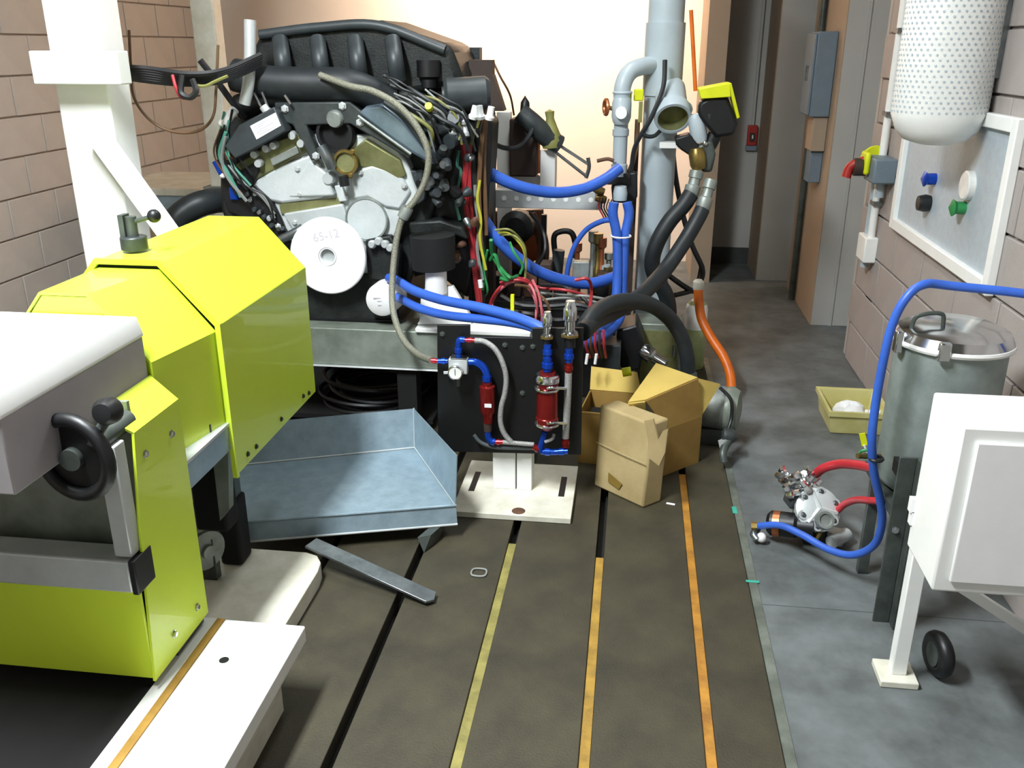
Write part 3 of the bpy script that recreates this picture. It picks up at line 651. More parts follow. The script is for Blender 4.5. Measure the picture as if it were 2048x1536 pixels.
part('pin_base', cyl(B(), P(527, 212, YE - .09), P(537, 226, YE - .09), .018, 12), 'alu', en)
part('white_connector', cyl(B(), P(445, 250, YE - .10), P(470, 219, YE - .10), .020, 14, .017), 'white_plastic', en, 'white plastic connector')
# left accessories
part('left_bracket', pxprism([(440, 330), (470, 330), (540, 395), (562, 440), (580, 485), (560, 492), (520, 450), (455, 425), (440, 380)], YE - .02, .09), 'black', en, bevel=.008)
part('copper_terminal', tube(B(), [P(440, 288, YE - .06), P(455, 300, YE - .06), P(462, 318, YE - .06)], .018, 10), 'copper', en)
part('blue_plug', cyl(B(), P(430, 322, YE - .07), P(444, 348, YE - .07), .013, 12), 'blue_fit', en)
part('plug_tip', sphere(B(), P(446, 350, YE - .07), .014, 12), 'white_plastic', en)
rnd = random.Random(3)
for k in range(16):
    x = 455 + k * 7 + rnd.uniform(-6, 6); y = 335 + k * 9 + rnd.uniform(-14, 14)
    part('clip', lathe(B(), [(0, 0), (.008, 0), (.011, .006), (.009, .02), (0, .02)], P(x, y, YE - .045), (rnd.uniform(-.4, .4), 1, rnd.uniform(-.4, .4)), 8), rnd.choice(['alu', 'steel', 'dark_grey', 'chrome']), en)
for k in range(4):
    wire(en, [(450 + 6 * k, 330, YE - .05), (480 + 6 * k, 360 + 4 * k, YE - .06), (510 + 8 * k, 385 + 3 * k, YE - .055), (550, 420 + 8 * k, YE - .04)], .004, rnd.choice(['grey_wire', 'black_wire']))
part('blue_sensor', box(P(460, 400, YE - .04), P(482, 372, YE + .0)), 'blue_fit', en, bevel=.004)
part('lower_left_pipe', tube(B(), [P(560, 480, YE - .05), P(590, 465, YE - .05), P(606, 455, YE - .04)], .018, 12), 'steel', en)
# intake hoses along the top
part('intake_pipe', tube(B(), [P(470, 150, YE - .02), P(540, 165, YE - .03), P(620, 168, YE - .03), P(700, 172, YE - .02), P(780, 205, YE + .06)], .062, 18), 'rubber', en, 'thick black rubber intake pipe')
part('intake_pipe', tube(B(), [P(480, 215, YE + .01), P(540, 195, YE + .0), P(620, 190, YE + .0), P(700, 195, YE + .0)], .05, 16), 'black', en)
part('plenum', pxprism([(480, 150), (520, 60), (760, 40), (900, 90), (930, 170), (820, 190), (560, 170)], YE + .12, .45), 'engine_dark', en, bevel=.03)
part('plenum_rib', tube(B(), [P(520, 70, YE + .11), P(640, 55, YE + .11), P(760, 52, YE + .11), P(890, 100, YE + .11)], .02, 10), 'dark_grey', en)
for k in range(4):
    part('intake_runner', tube(B(), [P(560 + 75 * k, 80, YE + .10), P(565 + 75 * k, 120, YE + .04), P(570 + 75 * k, 160, YE + .06)], .032, 12), 'dark_grey', en)
part('silver_pipe', tube(B(), [P(500, 40, YE - .10), P(500, 110, YE - .11), P(497, 165, YE - .12), P(489, 208, YE - .12)], .022, 12), 'alu', en)
# right bank valve cover
part('valve_cover', prism(B(), [P(716, 226, YE - .085), P(732, 212, YE - .085), P(764, 208, YE - .085), P(805, 242, YE - .085), P(864, 312, YE - .07), P(868, 332, YE - .07), P(822, 306, YE - .075), P(760, 262, YE - .08)], (0, .4, 0)), 'cover_blue', en, 'smooth blue grey valve cover', bevel=.012)
part('cover_seam', tube(B(), [P(768, 204, YE - .09), P(808, 238, YE - .09), P(872, 326, YE - .07)], .009, 8), 'dark_grey', en)
part('coil_rail', prism(B(), [P(785, 196, YE + .02), P(825, 205, YE + .02), P(895, 300, YE + .06), P(880, 330, YE + .06)], (0, .4, 0)), 'engine_dark', en, bevel=.01)
part('lower_cover', prism(B(), [P(790, 335, YE), P(860, 345, YE + .02), P(850, 400, YE + .02), P(835, 412, YE), P(815, 370, YE)], (0, .3, 0)), 'dark_grey', en, bevel=.008)
part('dip_rod', tube(B(), [P(780, 170, YE - .02), P(850, 195, YE), P(915, 228, YE + .03)], .006, 8), 'chrome', en)
part('starter_motor', lathe(B(), [(0, 0), (.05, 0), (.062, .012), (.062, .16), (.05, .175), (0, .175)], P(888, 190, YE + .06), (1, .25, .05), 24), 'dark_grey', en, 'round dark motor housing')
part('motor_cap', lathe(B(), [(0, 0), (.03, 0), (.04, .02), (0, .02)], P(884, 190, YE + .055), (1, .25, .05), 18), 'steel', en)
part('throttle_body', lathe(B(), [(0, 0), (.03, 0), (.03, .03), (.045, .04), (.045, .1), (0, .1)], P(858, 175, YE + .1), (0, 0, 1), 18), 'black', en)
part('yellow_cap', lathe(B(), [(0, 0), (.012, 0), (.016, .01), (.014, .03), (0, .03)], P(860, 218, YE - .02), (0, -1, .5), 12), 'yellow_plain', en)
for k, (x, y, m_) in enumerate(((890, 235, 'chrome'), (903, 230, 'alu'), (915, 245, 'chrome'), (925, 238, 'alu'), (945, 226, 'paint_white'), (962, 226, 'alu'), (978, 228, 'paint_white'), (905, 258, 'alu'), (918, 268, 'chrome'), (932, 262, 'alu'))):
    part('fitting', lathe(B(), [(0, 0), (.016, 0), (.019, .012), (.013, .02), (.013, .05), (0, .05)], P(x, y + 12, YE + .02), (rnd.uniform(-.3, .3), rnd.uniform(-.3, .3), 1), 10), m_, en)
for k in range(14):
    x, y = rnd.uniform(830, 935), rnd.uniform(225, 395)
    part('engine_detail', lathe(B(), [(0, 0), (rnd.uniform(.012, .03), 0), (rnd.uniform(.015, .034), .02), (rnd.uniform(.01, .03), .06), (0, .06)], P(x, y, YE + .03 + rnd.uniform(0, .05)), (rnd.uniform(-1, 1), -1, rnd.uniform(-1, 1)), 10), rnd.choice(['black', 'engine_dark', 'dark_grey', 'bracket_dark', 'steel', 'alu_dull']), en)
part('right_core', pxprism([(820, 300), (930, 210), (985, 240), (975, 430), (935, 600), (870, 545), (810, 560), (800, 440)], YE + .14, .2), 'black', en, bevel=.02)
part('exhaust_mouth', lathe(B(), [(0, .04), (.075, .04), (.08, 0), (.092, 0), (.094, .02), (.094, .1), (0, .1)], P(862, 500, YE + .05), (0, 1, 0), 26), 'black_matte', en, 'black round exhaust opening')
part('heat_shield', prism(B(), [P(815, 445, YE + .04), P(880, 440, YE + .04), P(925, 455, YE + .04), P(935, 480, YE + .04), P(905, 470, YE + .04), P(820, 470, YE + .04)], (0, .2, 0)), 'engine_dark', en, bevel=.01)
for k in range(10):
    x, y = rnd.uniform(900, 950), rnd.uniform(300, 560)
    part('engine_detail', lathe(B(), [(0, 0), (rnd.uniform(.01, .022), 0), (rnd.uniform(.012, .025), .02), (0, .05)], P(x, y, YE + .08), (rnd.uniform(-1, 1), -1, rnd.uniform(-1, 1)), 10), rnd.choice(['cast_olive', 'engine_dark', 'dark_grey', 'steel', 'rust']), en)

# loose engine wiring and small lines
rw = random.Random(21)
for k in range(10):
    x, y = 440 + rw.uniform(0, 25), 215 + rw.uniform(0, 60)
    wire(en, [(x, y, YE - .12), (x - 8 + rw.uniform(-6, 6), y + 45, YE - .10), (x + 6, y + 85, YE - .09), (x + 35 + rw.uniform(-10, 15), y + 130, YE - .07)], rw.choice([.004, .005, .007]), rw.choice(['black_wire', 'black_wire', 'grey_wire', 'brown_wire', 'teal_wire']))
for k in range(14):
    x, y = 800 + rw.uniform(0, 110), 165 + rw.uniform(0, 70)
    wire(en, [(x - 50, y - 20, YE - .01), (x - 15, y + rw.uniform(-10, 10), YE - .03), (x + 20, y + 25, YE - .02), (x + rw.uniform(20, 60), y + rw.uniform(50, 120), YE + .02)], rw.choice([.004, .005, .008]), rw.choice(['black_wire', 'black_wire', 'grey_wire', 'grey_wire', 'rubber', 'olive_wire']))
for k in range(12):
    x, y = rw.uniform(840, 900), rw.uniform(300, 400)
    part('engine_detail', lathe(B(), [(0, 0), (rw.uniform(.01, .02), 0), (rw.uniform(.012, .024), .015), (rw.uniform(.008, .02), .045), (0, .045)], P(x, y, YE - .0 + rw.uniform(0, .04)), (rw.uniform(-1, 1), -1, rw.uniform(-1, 1)), 10), rw.choice(['dark_grey', 'bracket_dark', 'alu_dull', 'steel', 'black']), en)
part('bore_plate', pxprism([(470, 300), (500, 300), (520, 340), (505, 372), (470, 360)], YE - .03, .06), 'black', en, bevel=.006)
# braided hose over the engine
bh = hose('braided_hose', 'long braided steel hose arching over the engine to the black panel', 'hose', [(640, 150, 3.40), (700, 172, 3.36), (745, 182, 3.34), (795, 210, 3.33), (835, 255, 3.33), (856, 305, 3.33), (852, 355, 3.33), (832, 398, 3.33), (808, 428, 3.33), (795, 470, 3.32), (788, 520, 3.30), (784, 580, 3.26), (788, 630, 3.20), (806, 678, 3.10), (835, 708, 3.0), (864, 721, 2.90)], .0125, 'braid', n=6)
ca, cb_ = P(800, 418, 3.32), P(815, 440, 3.32)
part('hose_clamp', lathe(B(), [(.012, 0), (.022, 0), (.024, .012), (.022, .045), (.012, .045)], P(816, 415, 3.33), P(802, 442, 3.33) - P(816, 415, 3.33), 14), 'alu_dull', bh)

# ================================================================== BLACK PANEL WITH FILTERS
YP = 2.92
pn = thing('filter_panel', 'black upright panel carrying red filters and blue fittings', 'panel', (-.40, YP, 0))
pl = part('back_board', pxprism([(874, 650), (940, 650), (940, 674), (1064, 676), (1064, 656), (1167, 656), (1162, 910), (876, 903)], YP, .012), 'black_panel', pn, 'black painted board', bevel=.002)
def q(px, py, d=.02): return P(px, py, YP - d)
# white post and foot
part('post', box((-.458, YP + .013, .022), (-.375, YP + .10, .50)), 'paint_white', pn, bevel=.002)
part('post', box((-.370, YP + .013, .022), (-.315, YP + .10, .50)), 'paint_white', pn, bevel=.002)
part('post_web', box((-.38, YP + .05, .022), (-.365, YP + .09, .50)), 'black', pn)  # black filler standing for the dark gap between the post halves
ft = part('foot_plate', box((-.578, 2.742, .0005), (-.158, 3.16, .022)), 'paint_cream', pn, 'cream steel foot plate with bolt slots', bevel=.002)
for xa in (-.545, -.215): part('bolt_slot', box((xa, 2.90, .0205), (xa + .022, 3.06, .0225)), 'black', ft)
hp = F(1037, 1022, .022)
part('rusty_hole', lathe(B(), [(0, 0), (.024, 0), (.024, .0008), (0, .0008)], (hp.x, hp.y, .0219), (0, 0, 1), 18), 'rust', ft)
# regulator and gauge
rg = part('regulator', box(q(897, 748, .055), q(938, 713, .02)), 'alu', pn, 'square aluminium pressure regulator', bevel=.004)
part('top_cap', box(q(900, 716, .058), q(936, 711, .018)), 'chrome', rg)
gc = q(910, 746, .075)
part('gauge_case', lathe(B(), [(0, .02), (.024, .02), (.026, .012), (.026, 0), (.023, -.002), (.023, .002), (0, .002)], gc, (0, 1, 0), 24), 'chrome', rg)
part('gauge_face', lathe(B(), [(0, 0), (.022, 0), (.022, .001), (0, .001)], gc + V((0, .0005, 0)), (0, 1, 0), 24), 'gauge', rg)
part('gauge_needle', box(gc + V((-.001, -.001, -.008)), gc + V((.001, .0002, .014))), 'ink', rg)
part('adjust_screw', cyl(B(), q(917, 750, .04), q(917, 772, .04), .008, 10), 'steel_dark', rg)
part('side_knob', cyl(B(), q(888, 745, .03), q(897, 745, .03), .006, 10), 'chrome', rg)
def fit(a, b, r, m, name='fitting', hexn=True):
    a, b = V(a), V(b); h = (b - a).length
    return part(name, lathe(B(), [(0, 0), (r * .75, 0), (r * .75, h * .25), (r, h * .27), (r, h * .62), (r * .8, h * .64), (r * .8, h), (0, h)], a, b - a, 12), m, pn)
fit(q(896, 722, .035), q(876, 722, .035), .011, 'blue_fit', 'blue_fitting')
fit(q(876, 722, .035), q(862, 721, .035), .010, 'red_fit', 'red_fitting')
fit(q(917, 712, .035), q(917, 686, .035), .014, 'blue_fit', 'blue_fitting')
part('blue_elbow', tube(B(), [q(917, 690, .035), q(919, 680, .035), q(930, 680, .035)], .011, 10), 'blue_fit', pn)
fit(q(930, 680, .035), q(952, 681, .035), .0095, 'red_fit', 'red_fitting')
part('blue_elbow', tube(B(), [q(938, 724, .035), q(952, 725, .035), q(966, 734, .035), q(974, 750, .035), q(975, 764, .035)], .0135, 12), 'blue_fit', pn)
part('elbow_nut', lathe(B(), [(0, 0), (.017, 0), (.017, .018), (0, .018)], q(974, 752, .035), (0, 0, -1), 8), 'blue_fit', pn)
rf = part('small_filter', lathe(B(), [(0, 0), (.017, 0), (.017, .010), (.027, .014), (.027, .105), (.020, .118), (.017, .150), (0, .150)], q(974, 765, .04), (.02, 0, -1), 24), 'red_body', pn, 'slim red anodised filter')
part('white_print', box(q(969, 815, .0685), q(983, 808, .066)), 'paper', rf)
part('end_sleeve', cyl(B(), q(975, 832, .04), q(976, 862, .04), .0165, 16, .014), 'dark_brown', pn)
part('blue_elbow', tube(B(), [q(976, 860, .04), q(977, 874, .04), q(982, 882, .04), q(990, 884, .04)], .0125, 12), 'blue_fit', pn)
fit(q(989, 884, .04), q(1006, 884, .04), .0105, 'red_fit', 'red_fitting')
part('braided_hose', tube(B(), [q(1004, 884, .04), q(1030, 886, .04), q(1068, 889, .04)], .008, 10), 'braid_white', pn)
part('braided_hose', tube(B(), [q(950, 681, .035), q(968, 683, .038), q(988, 696, .042), q(1003, 720, .045), q(1012, 752, .045), q(1010, 785, .045), q(1003, 812, .045), q(1001, 842, .045), q(1008, 866, .043), q(1024, 886, .04)], .0095, 12), 'braid_white', pn, 'curved braided hose on the panel')
part('dark_hose', tube(B(), [q(948, 870, .03), q(962, 885, .03), q(990, 894, .03), q(1040, 896, .03), q(1070, 896, .03)], .007, 10), 'rubber_grey', pn)
# large filter with clamps
bf = part('large_filter', lathe(B(), [(0, 0), (.022, .0), (.030, .008), (.040, .020), (.040, .045), (.037, .048), (.037, .17), (.040, .173), (.040, .195), (.026, .205), (.026, .212), (0, .212)], q(1094, 858, .06), (0, 0, 1), 28), 'red_body', pn, 'wide red anodised filter with silver clamps')
part('silver_cap', lathe(B(), [(0, 0), (.043, 0), (.043, .014), (.036, .026), (0, .026)], q(1094, 762, .06), (0, 0, 1), 28), 'chrome', bf)
for yy in (776, 846):
    part('clamp_band', torus(B(), q(1094, yy, .06), (0, 0, 1), .040, .0055, 28, 8), 'chrome', bf)
    part('clamp_arm', tube(B(), [q(1094, yy + 1, .103), q(1108, yy, .102), q(1132, yy + 1, .05)], .005, 8), 'chrome', bf)
    part('clamp_screw', cyl(B(), q(1076, yy - 6, .08), q(1076, yy + 7, .08), .006, 10), 'chrome', bf)
fit(q(1095, 742, .06), q(1095, 715, .06), .020, 'blue_fit', 'blue_fitting')
fit(q(1095, 716, .06), q(1095, 690, .055), .017, 'blue_fit', 'blue_fitting')
part('white_tube', tube(B(), [q(1137, 745, .04), q(1135, 800, .04), q(1131, 876, .04)], .0125, 14), 'braid_white', pn, 'pale straight hose beside the filter')
fit(q(1137, 746, .04), q(1138, 724, .04), .015, 'red_body', 'red_fitting')
fit(q(1138, 724, .04), q(1138, 698, .04), .017, 'blue_fit', 'blue_fitting')
fit(q(1131, 876, .04), q(1131, 894, .04), .015, 'red_body', 'red_fitting')
fit(q(1082, 903, .045), q(1112, 904, .045), .014, 'blue_fit', 'blue_fitting')
fit(q(1136, 902, .045), q(1108, 904, .045), .014, 'blue_fit', 'blue_fitting')
fit(q(1082, 900, .045), q(1066, 893, .045), .014, 'red_body', 'red_fitting')
part('blue_elbow', tube(B(), [q(1090, 862, .055), q(1086, 878, .05), q(1082, 892, .048), q(1080, 902, .046)], .011, 10), 'blue_fit', pn)
part('white_line', tube(B(), [q(1108, 868, .05), q(1104, 878, .06), q(1090, 884, .06)], .006, 8), 'braid_white', pn)
for x, y in ((1045, 695), (1045, 786), (1066, 693), (885, 668), (1010, 690)): bolt(pn, P(x, y, YP), (0, -1, 0), .008, 'steel_dark')
# chrome couplings above the panel
for x, y0, y1, r_ in ((1094, 676, 622, .016), (1140, 672, 600, .022)):
    a, b = P(x, y0, YP - .02), P(x + 1, y1, YP - .02); h = (b - a).length
    part('quick_coupling', lathe(B(), [(0, 0), (r_ * 1.25, 0), (r_ * 1.25, h * .12), (r_ * .8, h * .18), (r_ * .8, h * .42), (r_, h * .45), (r_ * 1.05, h * .5), (r_ * 1.05, h * .78), (r_ * .9, h * .82), (r_ * .7, h * .98), (0, h)], a, b - a, 20), 'chrome', pn, 'chromed quick coupling')
    part('coupling_collar', lathe(B(), [(0, 0), (r_ * 1.5, 0), (r_ * 1.5, .008), (0, .008)], a, (0, 0, 1), 6), 'brass', pn)
    part('coupling_stem', cyl(B(), P(x, y0 + 22, YP - .02), a, r_ * .9, 14), 'black', pn)

# ================================================================== HOSES AND PIPEWORK (centre)
GB = None
hose('blue_hose', 'thick blue hose sagging from engine to the upper grey pipe', 'hose', [(940, 312, 3.72), (962, 333, 3.72), (1000, 357, 3.74), (1050, 376, 3.78), (1110, 385, 3.84), (1165, 378, 3.9), (1210, 358, 3.96), (1240, 336, 4.0)], .024, 'blue_hose', seg=14)
hose('blue_hose', 'thick blue hose sagging below the perforated steel bar', 'hose', [(950, 412, 3.70), (968, 440, 3.70), (990, 472, 3.70), (1030, 512, 3.72), (1075, 542, 3.76), (1125, 560, 3.82), (1180, 567, 3.9), (1236, 552, 3.97)], .025, 'blue_hose', seg=14)
va = hose('blue_hose', 'left hose of the upright blue pair beside grey pipe', 'hose', [(1228, 405, 3.90), (1226, 430, 3.90), (1234, 475, 3.90), (1235, 540, 3.88), (1232, 600, 3.85), (1226, 635, 3.8), (1196, 662, 3.65), (1150, 676, 3.5)], .021, 'blue_hose', seg=12)
hose('blue_hose', 'right hose of the upright blue pair beside grey pipe', 'hose', [(1254, 405, 3.93), (1258, 430, 3.93), (1250, 475, 3.92), (1247, 540, 3.90), (1243, 600, 3.88), (1238, 640, 3.82), (1205, 672, 3.65), (1155, 690, 3.5)], .021, 'blue_hose', seg=12)
for yy in (472, 595):
    part('cable_tie', torus(B(), P(1242, yy, 3.89), (0, 0, 1), .042, .004, 24, 6), 'paint_white', va)
hose('blue_hose', 'thin blue hose bent in an arc beside the upright pair', 'hose', [(1132, 575, 4.0), (1136, 535, 4.0), (1148, 495, 4.0), (1172, 460, 4.0), (1205, 442, 3.98), (1232, 440, 3.96)], .012, 'blue_hose', seg=10)
hose('blue_hose', 'upper blue hose running from oil filter to the panel top', 'hose', [(778, 556, 3.42), (795, 562, 3.36), (830, 582, 3.28), (885, 600, 3.2), (950, 613, 3.12), (1010, 628, 3.05), (1060, 645, 2.99), (1094, 662, 2.955)], .0185, 'blue_hose', seg=12)
hose('blue_hose', 'lower blue hose running from oil filter toward the panel', 'hose', [(790, 592, 3.42), (806, 600, 3.36), (840, 617, 3.28), (890, 630, 3.2), (950, 637, 3.12), (1010, 643, 3.06), (1060, 653, 3.0), (1092, 670, 2.962)], .017, 'blue_hose', seg=12)

bar = thing('perforated_bar', 'horizontal galvanised bar with a row of holes', 'steel bar', P(1080, 410, 4.05))
a, b = P(962, 415, 4.05), P(1205, 384, 4.05)
part('channel', box((a.x, 4.05, a.z), (b.x, 4.12, b.z)), 'alu', bar, bevel=.003)
hl = B()
for k in range(9):
    x = a.x + .05 + k * (b.x - a.x - .1) / 8; zc_ = (a.z + b.z) / 2
    lathe(hl, [(0, 0), (.011, 0), (.011, .002), (0, .002)], (x, 4.0495, zc_), (0, -1, 0), 10) if False else None
    part('hole', lathe(B(), [(0, 0), (.011, 0), (.011, .0015), (0, .0015)], (x, 4.0498, zc_ + .004), (0, -1, 0), 10), 'paint_white', bar)
hl.free()
part('post', box((a.x - .05, 4.06, 0), (a.x, 4.13, b.z + .6)), 'engine_dark', bar)

# white frame with the dark servo box behind the engine
wf = thing('actuator_stand', 'white bracket stand holding a dark actuator box behind engine', 'frame', P(1050, 372, 4.3))
YW = 4.3
part('left_post', box((P(994, 380, YW).x, YW, 0), (P(1020, 380, YW).x, YW + .08, P(1000, 224, YW).z)), 'paint_white', wf, bevel=.003)
part('cross_plate', box((P(1020, 380, YW).x, YW + .01, P(1020, 380, YW).z), (P(1082, 380, YW).x, YW + .07, P(1020, 352, YW).z)), 'paint_white', wf, bevel=.003)
part('right_post', box((P(1080, 380, YW).x, YW - .01, P(1020, 395, YW).z), (P(1110, 380, YW).x, YW + .09, P(1100, 300, YW).z)), 'paint_white', wf, bevel=.003)
part('actuator_box', box((P(1022, 350, YW).x, YW - .06, P(1030, 350, YW).z), (P(1075, 350, YW).x, YW + .1, P(1030, 236, YW).z)), 'dark_brown', wf, bevel=.008)
part('orange_edge', box((P(1075, 350, YW).x, YW - .02, P(1030, 345, YW).z), (P(1080, 350, YW).x, YW + .0, P(1030, 270, YW).z)), 'copper', wf)
part('motor_body', tube(B(), [P(1040, 225, YW - .08), P(1070, 250, YW - .08), P(1095, 275, YW - .06), P(1118, 290, YW - .04)], .045, 14), 'bracket_dark', wf)
part('valve_head', lathe(B(), [(0, 0), (.045, 0), (.05, .03), (.03, .09), (.018, .13), (.022, .16), (0, .17)], P(1105, 295, YW - .05), (-.1, 0, 1), 16), 'olive_wire', wf)
part('black_horn', lathe(B(), [(0, 0), (.025, 0), (.02, .06), (0, .09)], P(1050, 232, YW - .07), (0, 0, 1), 10), 'black', wf)
for (x0, y0, x1, y1) in ((1110, 285, 1176, 328), (1095, 292, 1172, 352)):
    part('link_rod', cyl(B(), P(x0, y0, YW - .06), P(x1, y1, YW - .06), .007, 8), 'steel', wf)
part('rod_end', tube(B(), [P(1176, 315, YW - .06), P(1178, 335, YW - .06), P(1172, 356, YW - .06)], .009, 8), 'steel', wf)
hose('cable', 'dark cable hanging in front of the white frame', 'cable', [(940, 250, 3.8), (975, 280, 3.9), (1010, 296, 4.1), (1040, 292, 4.15), (1062, 265, 4.18), (1068, 240, 4.2)], .011, 'rubber', seg=8)
hose('cable', 'thin brown cable looping above the white frame', 'cable', [(985, 120, 4.1), (1000, 152, 4.1), (1020, 190, 4.15), (1028, 230, 4.2)], .005, 'brown_wire', seg=6)
kb = thing('cable_post', 'dark brown upright cable duct to the right of engine', 'cable duct', P(960, 640, 3.85))
part('duct', box((P(940, 300, 3.85).x, 3.85, 0), (P(985, 300, 3.85).x, 3.93, P(960, 120, 3.85).z)), 'dark_brown', kb)
part('clamp_plate', box((P(935, 300, 3.83).x, 3.83, P(960, 360, 3.83).z), (P(990, 300, 3.83).x, 3.849, P(960, 225, 3.83).z)), 'black', kb)
part('hood', prism(B(), [P(940, 150, 3.83), P(985, 150, 3.83), P(1008, 222, 3.83), P(940, 222, 3.83)], (0, .08, 0)), 'dark_brown', kb)

# upright harness of coloured wires
wh = thing('wire_harness', 'bundle of red green and brown wires hanging right of the engine', 'wires', P(940, 600, 3.62))
rn = random.Random(11)
spec = [('red_wire', .012, [(925, 285), (932, 330), (928, 380), (935, 430), (945, 500), (952, 560), (958, 610)]),
        ('red_wire', .011, [(940, 290), (938, 350), (942, 420), (950, 480), (956, 550), (962, 615)]),
        ('green_wire', .007, [(915, 300), (908, 350), (915, 400), (912, 440), (930, 500)]),
        ('green_wire', .007, [(955, 420), (962, 470), (968, 520), (966, 580)]),
        ('teal_wire', .007, [(918, 300), (915, 330), (922, 345), (912, 400), (920, 440)]),
        ('olive_wire', .008, [(960, 235), (945, 280), (935, 320), (926, 370), (940, 420), (948, 470)]),
        ('brown_wire', .010, [(965, 160), (970, 220), (962, 300), (958, 380), (960, 440), (962, 500)]),
        ('brown_wire', .010, [(975, 160), (972, 230), (968, 320), (970, 400), (972, 470)]),
        ('black_wire', .012, [(950, 200), (955, 300), (960, 400), (965, 480), (970, 560), (960, 640)]),
        ('black_wire', .012, [(935, 300), (930, 360), (922, 420), (930, 480), (940, 560), (945, 640)]),
        ('yellow_wire', .006, [(960, 360), (955, 400), (962, 440), (960, 480), (972, 540)]),
        ('grey_wire', .007, [(950, 370), (952, 410), (958, 450), (955, 500), (966, 560)])]
for m_, r_, pts in spec:
    dy = rn.uniform(-.03, .05); wire(wh, [(x, y, 3.62 + dy) for x, y in pts], r_, m_)
part('white_ferrule', cyl(B(), P(960, 560, 3.58), P(962, 575, 3.58), .010, 10), 'paper', wh)

# tangle of wiring and instruments behind the panel
wt = thing('wiring_tangle', 'tangle of thin green red and yellow wires behind the black panel', 'wires', P(1040, 650, 3.6))
def loopw(m_, r_, pts, Y=3.62): wire(wt, [(x, y, Y + rn.uniform(-.04, .05)) for x, y in pts], r_, m_)
loopw('green_wire', .008, [(982, 480), (985, 510), (1000, 535), (1020, 555), (1035, 552)])
loopw('green_wire', .008, [(980, 520), (990, 510), (1000, 540), (1015, 560), (1000, 556)])
loopw('green_wire', .006, [(1020, 485), (1028, 505), (1045, 530), (1040, 548)])
loopw('green_wire', .005, [(975, 500), (968, 540), (975, 580), (965, 600)])
loopw('yellow_wire', .005, [(995, 465), (1020, 468), (1042, 490), (1050, 510)])
loopw('olive_wire', .005, [(990, 460), (1020, 460), (1045, 485), (1052, 515), (1050, 560)])
loopw('olive_wire', .004, [(1000, 470), (1030, 472), (1050, 500), (1046, 530)])
loopw('red_wire', .006, [(985, 640), (980, 610), (995, 580), (1020, 560), (1050, 558), (1070, 580), (1085, 620), (1088, 650)])
loopw('pink_wire', .006, [(990, 635), (985, 605), (1005, 575), (1035, 562), (1060, 570), (1072, 600), (1076, 650)])
loopw('pink_wire', .006, [(1065, 560), (1078, 590), (1084, 630), (1082, 655)])
loopw('pink_wire', .005, [(1055, 575), (1070, 600), (1072, 630), (1068, 655)])
loopw('red_wire', .007, [(1150, 560), (1175, 558), (1183, 580), (1180, 620), (1184, 655)], 3.5)
loopw('red_wire', .006, [(1000, 565), (1040, 560), (1080, 575), (1130, 580), (1170, 590)])
loopw('brown_wire', .007, [(1030, 570), (1060, 575), (1090, 600), (1100, 620)])
loopw('grey_wire', .006, [(1080, 585), (1120, 590), (1170, 592), (1220, 600)])
loopw('grey_wire', .006, [(1085, 600), (1130, 596), (1180, 602), (1215, 612)])
loopw('black_wire', .008, [(1080, 570), (1130, 575), (1170, 600), (1200, 640)])
loopw('black_wire', .010, [(1000, 590), (1040, 610), (1100, 612), (1160, 610), (1215, 630)])
loopw('black_wire', .010, [(1010, 620), (1060, 628), (1110, 640), (1160, 635)])
loopw('black_wire', .008, [(1060, 425), (1085, 460), (1090, 500), (1075, 530)], 3.9)
wt_b = part('yellow_marker', box(P(1021, 640, 3.52), P(1029, 588, 3.54)), 'yellow_plain', wt)
part('clear_relay', box(P(1145, 555, 3.95), P(1180, 520, 4.0)), 'alu_dull', wt, bevel=.004)

ic = thing('instrument_console', 'low dark equipment console packed behind the panel', 'console', (-.25, 4.2, 0))
x0, x1 = P(990, 600, 3.95).x, P(1232, 600, 3.95).x; zt = P(1100, 605, 3.95).z
part('cabinet', box((x0, 3.95, 0), (x1, 4.6, zt)), 'black', ic, bevel=.006)
part('front_lip', box((x0, 3.94, zt - .03), (x1, 3.9495, zt)), 'bracket_dark', ic)
for k, (x, y, hh, m_) in enumerate(((1000, 590, .10, 'black'), (1030, 588, .07, 'dark_brown'), (1062, 590, .12, 'rust'), (1090, 592, .16, 'dark_brown'), (1120, 594, .08, 'black'), (1205, 592, .12, 'black'))):
    p_ = P(x, y, 4.05); part('relay_block', box((p_.x - .03, 4.02, zt + .0005), (p_.x + .03, 4.12, zt + hh)), m_, ic, bevel=.005)
for k in range(9):
    p_ = P(1150 + rn.uniform(-8, 75), 585, 4.1 + rn.uniform(0, .15)); hh = rn.uniform(.10, .30)
    part('valve_stack', lathe(B(), [(0, 0), (.02, 0), (.02, hh * .4), (.012, hh * .45), (.012, hh * .8), (.022, hh * .84), (.022, hh), (0, hh)], (p_.x, p_.y, zt + .0005), (0, 0, 1), 12), rn.choice(['alu_dull', 'brass', 'cast_olive', 'chrome', 'copper', 'grey_pipe']), ic)
part('handle_loop', tube(B(), [P(1112, 520, 4.25), P(1108, 475, 4.25), P(1122, 463, 4.25), P(1142, 465, 4.25), P(1150, 485, 4.25), P(1152, 520, 4.25)], .014, 10), 'black', ic)
part('pale_valve', cyl(B(), P(1112, 560, 4.15), P(1118, 500, 4.15), .028, 14), 'dark_grey', ic)
part('dark_pump', lathe(B(), [(0, 0), (.06, 0), (.08, .03), (.08, .16), (.05, .19), (0, .19)], P(1040, 450, 4.35), (0, -1, .1), 20), 'engine_dark', ic)
part('rusty_pipe', tube(B(), [P(1060, 430, 4.4), P(1082, 470, 4.4), P(1085, 520, 4.4), P(1060, 560, 4.4)], .03, 12), 'rust', ic)
part('copper_plate', box(P(1030, 520, 4.5), P(1078, 470, 4.52)), 'copper', ic)
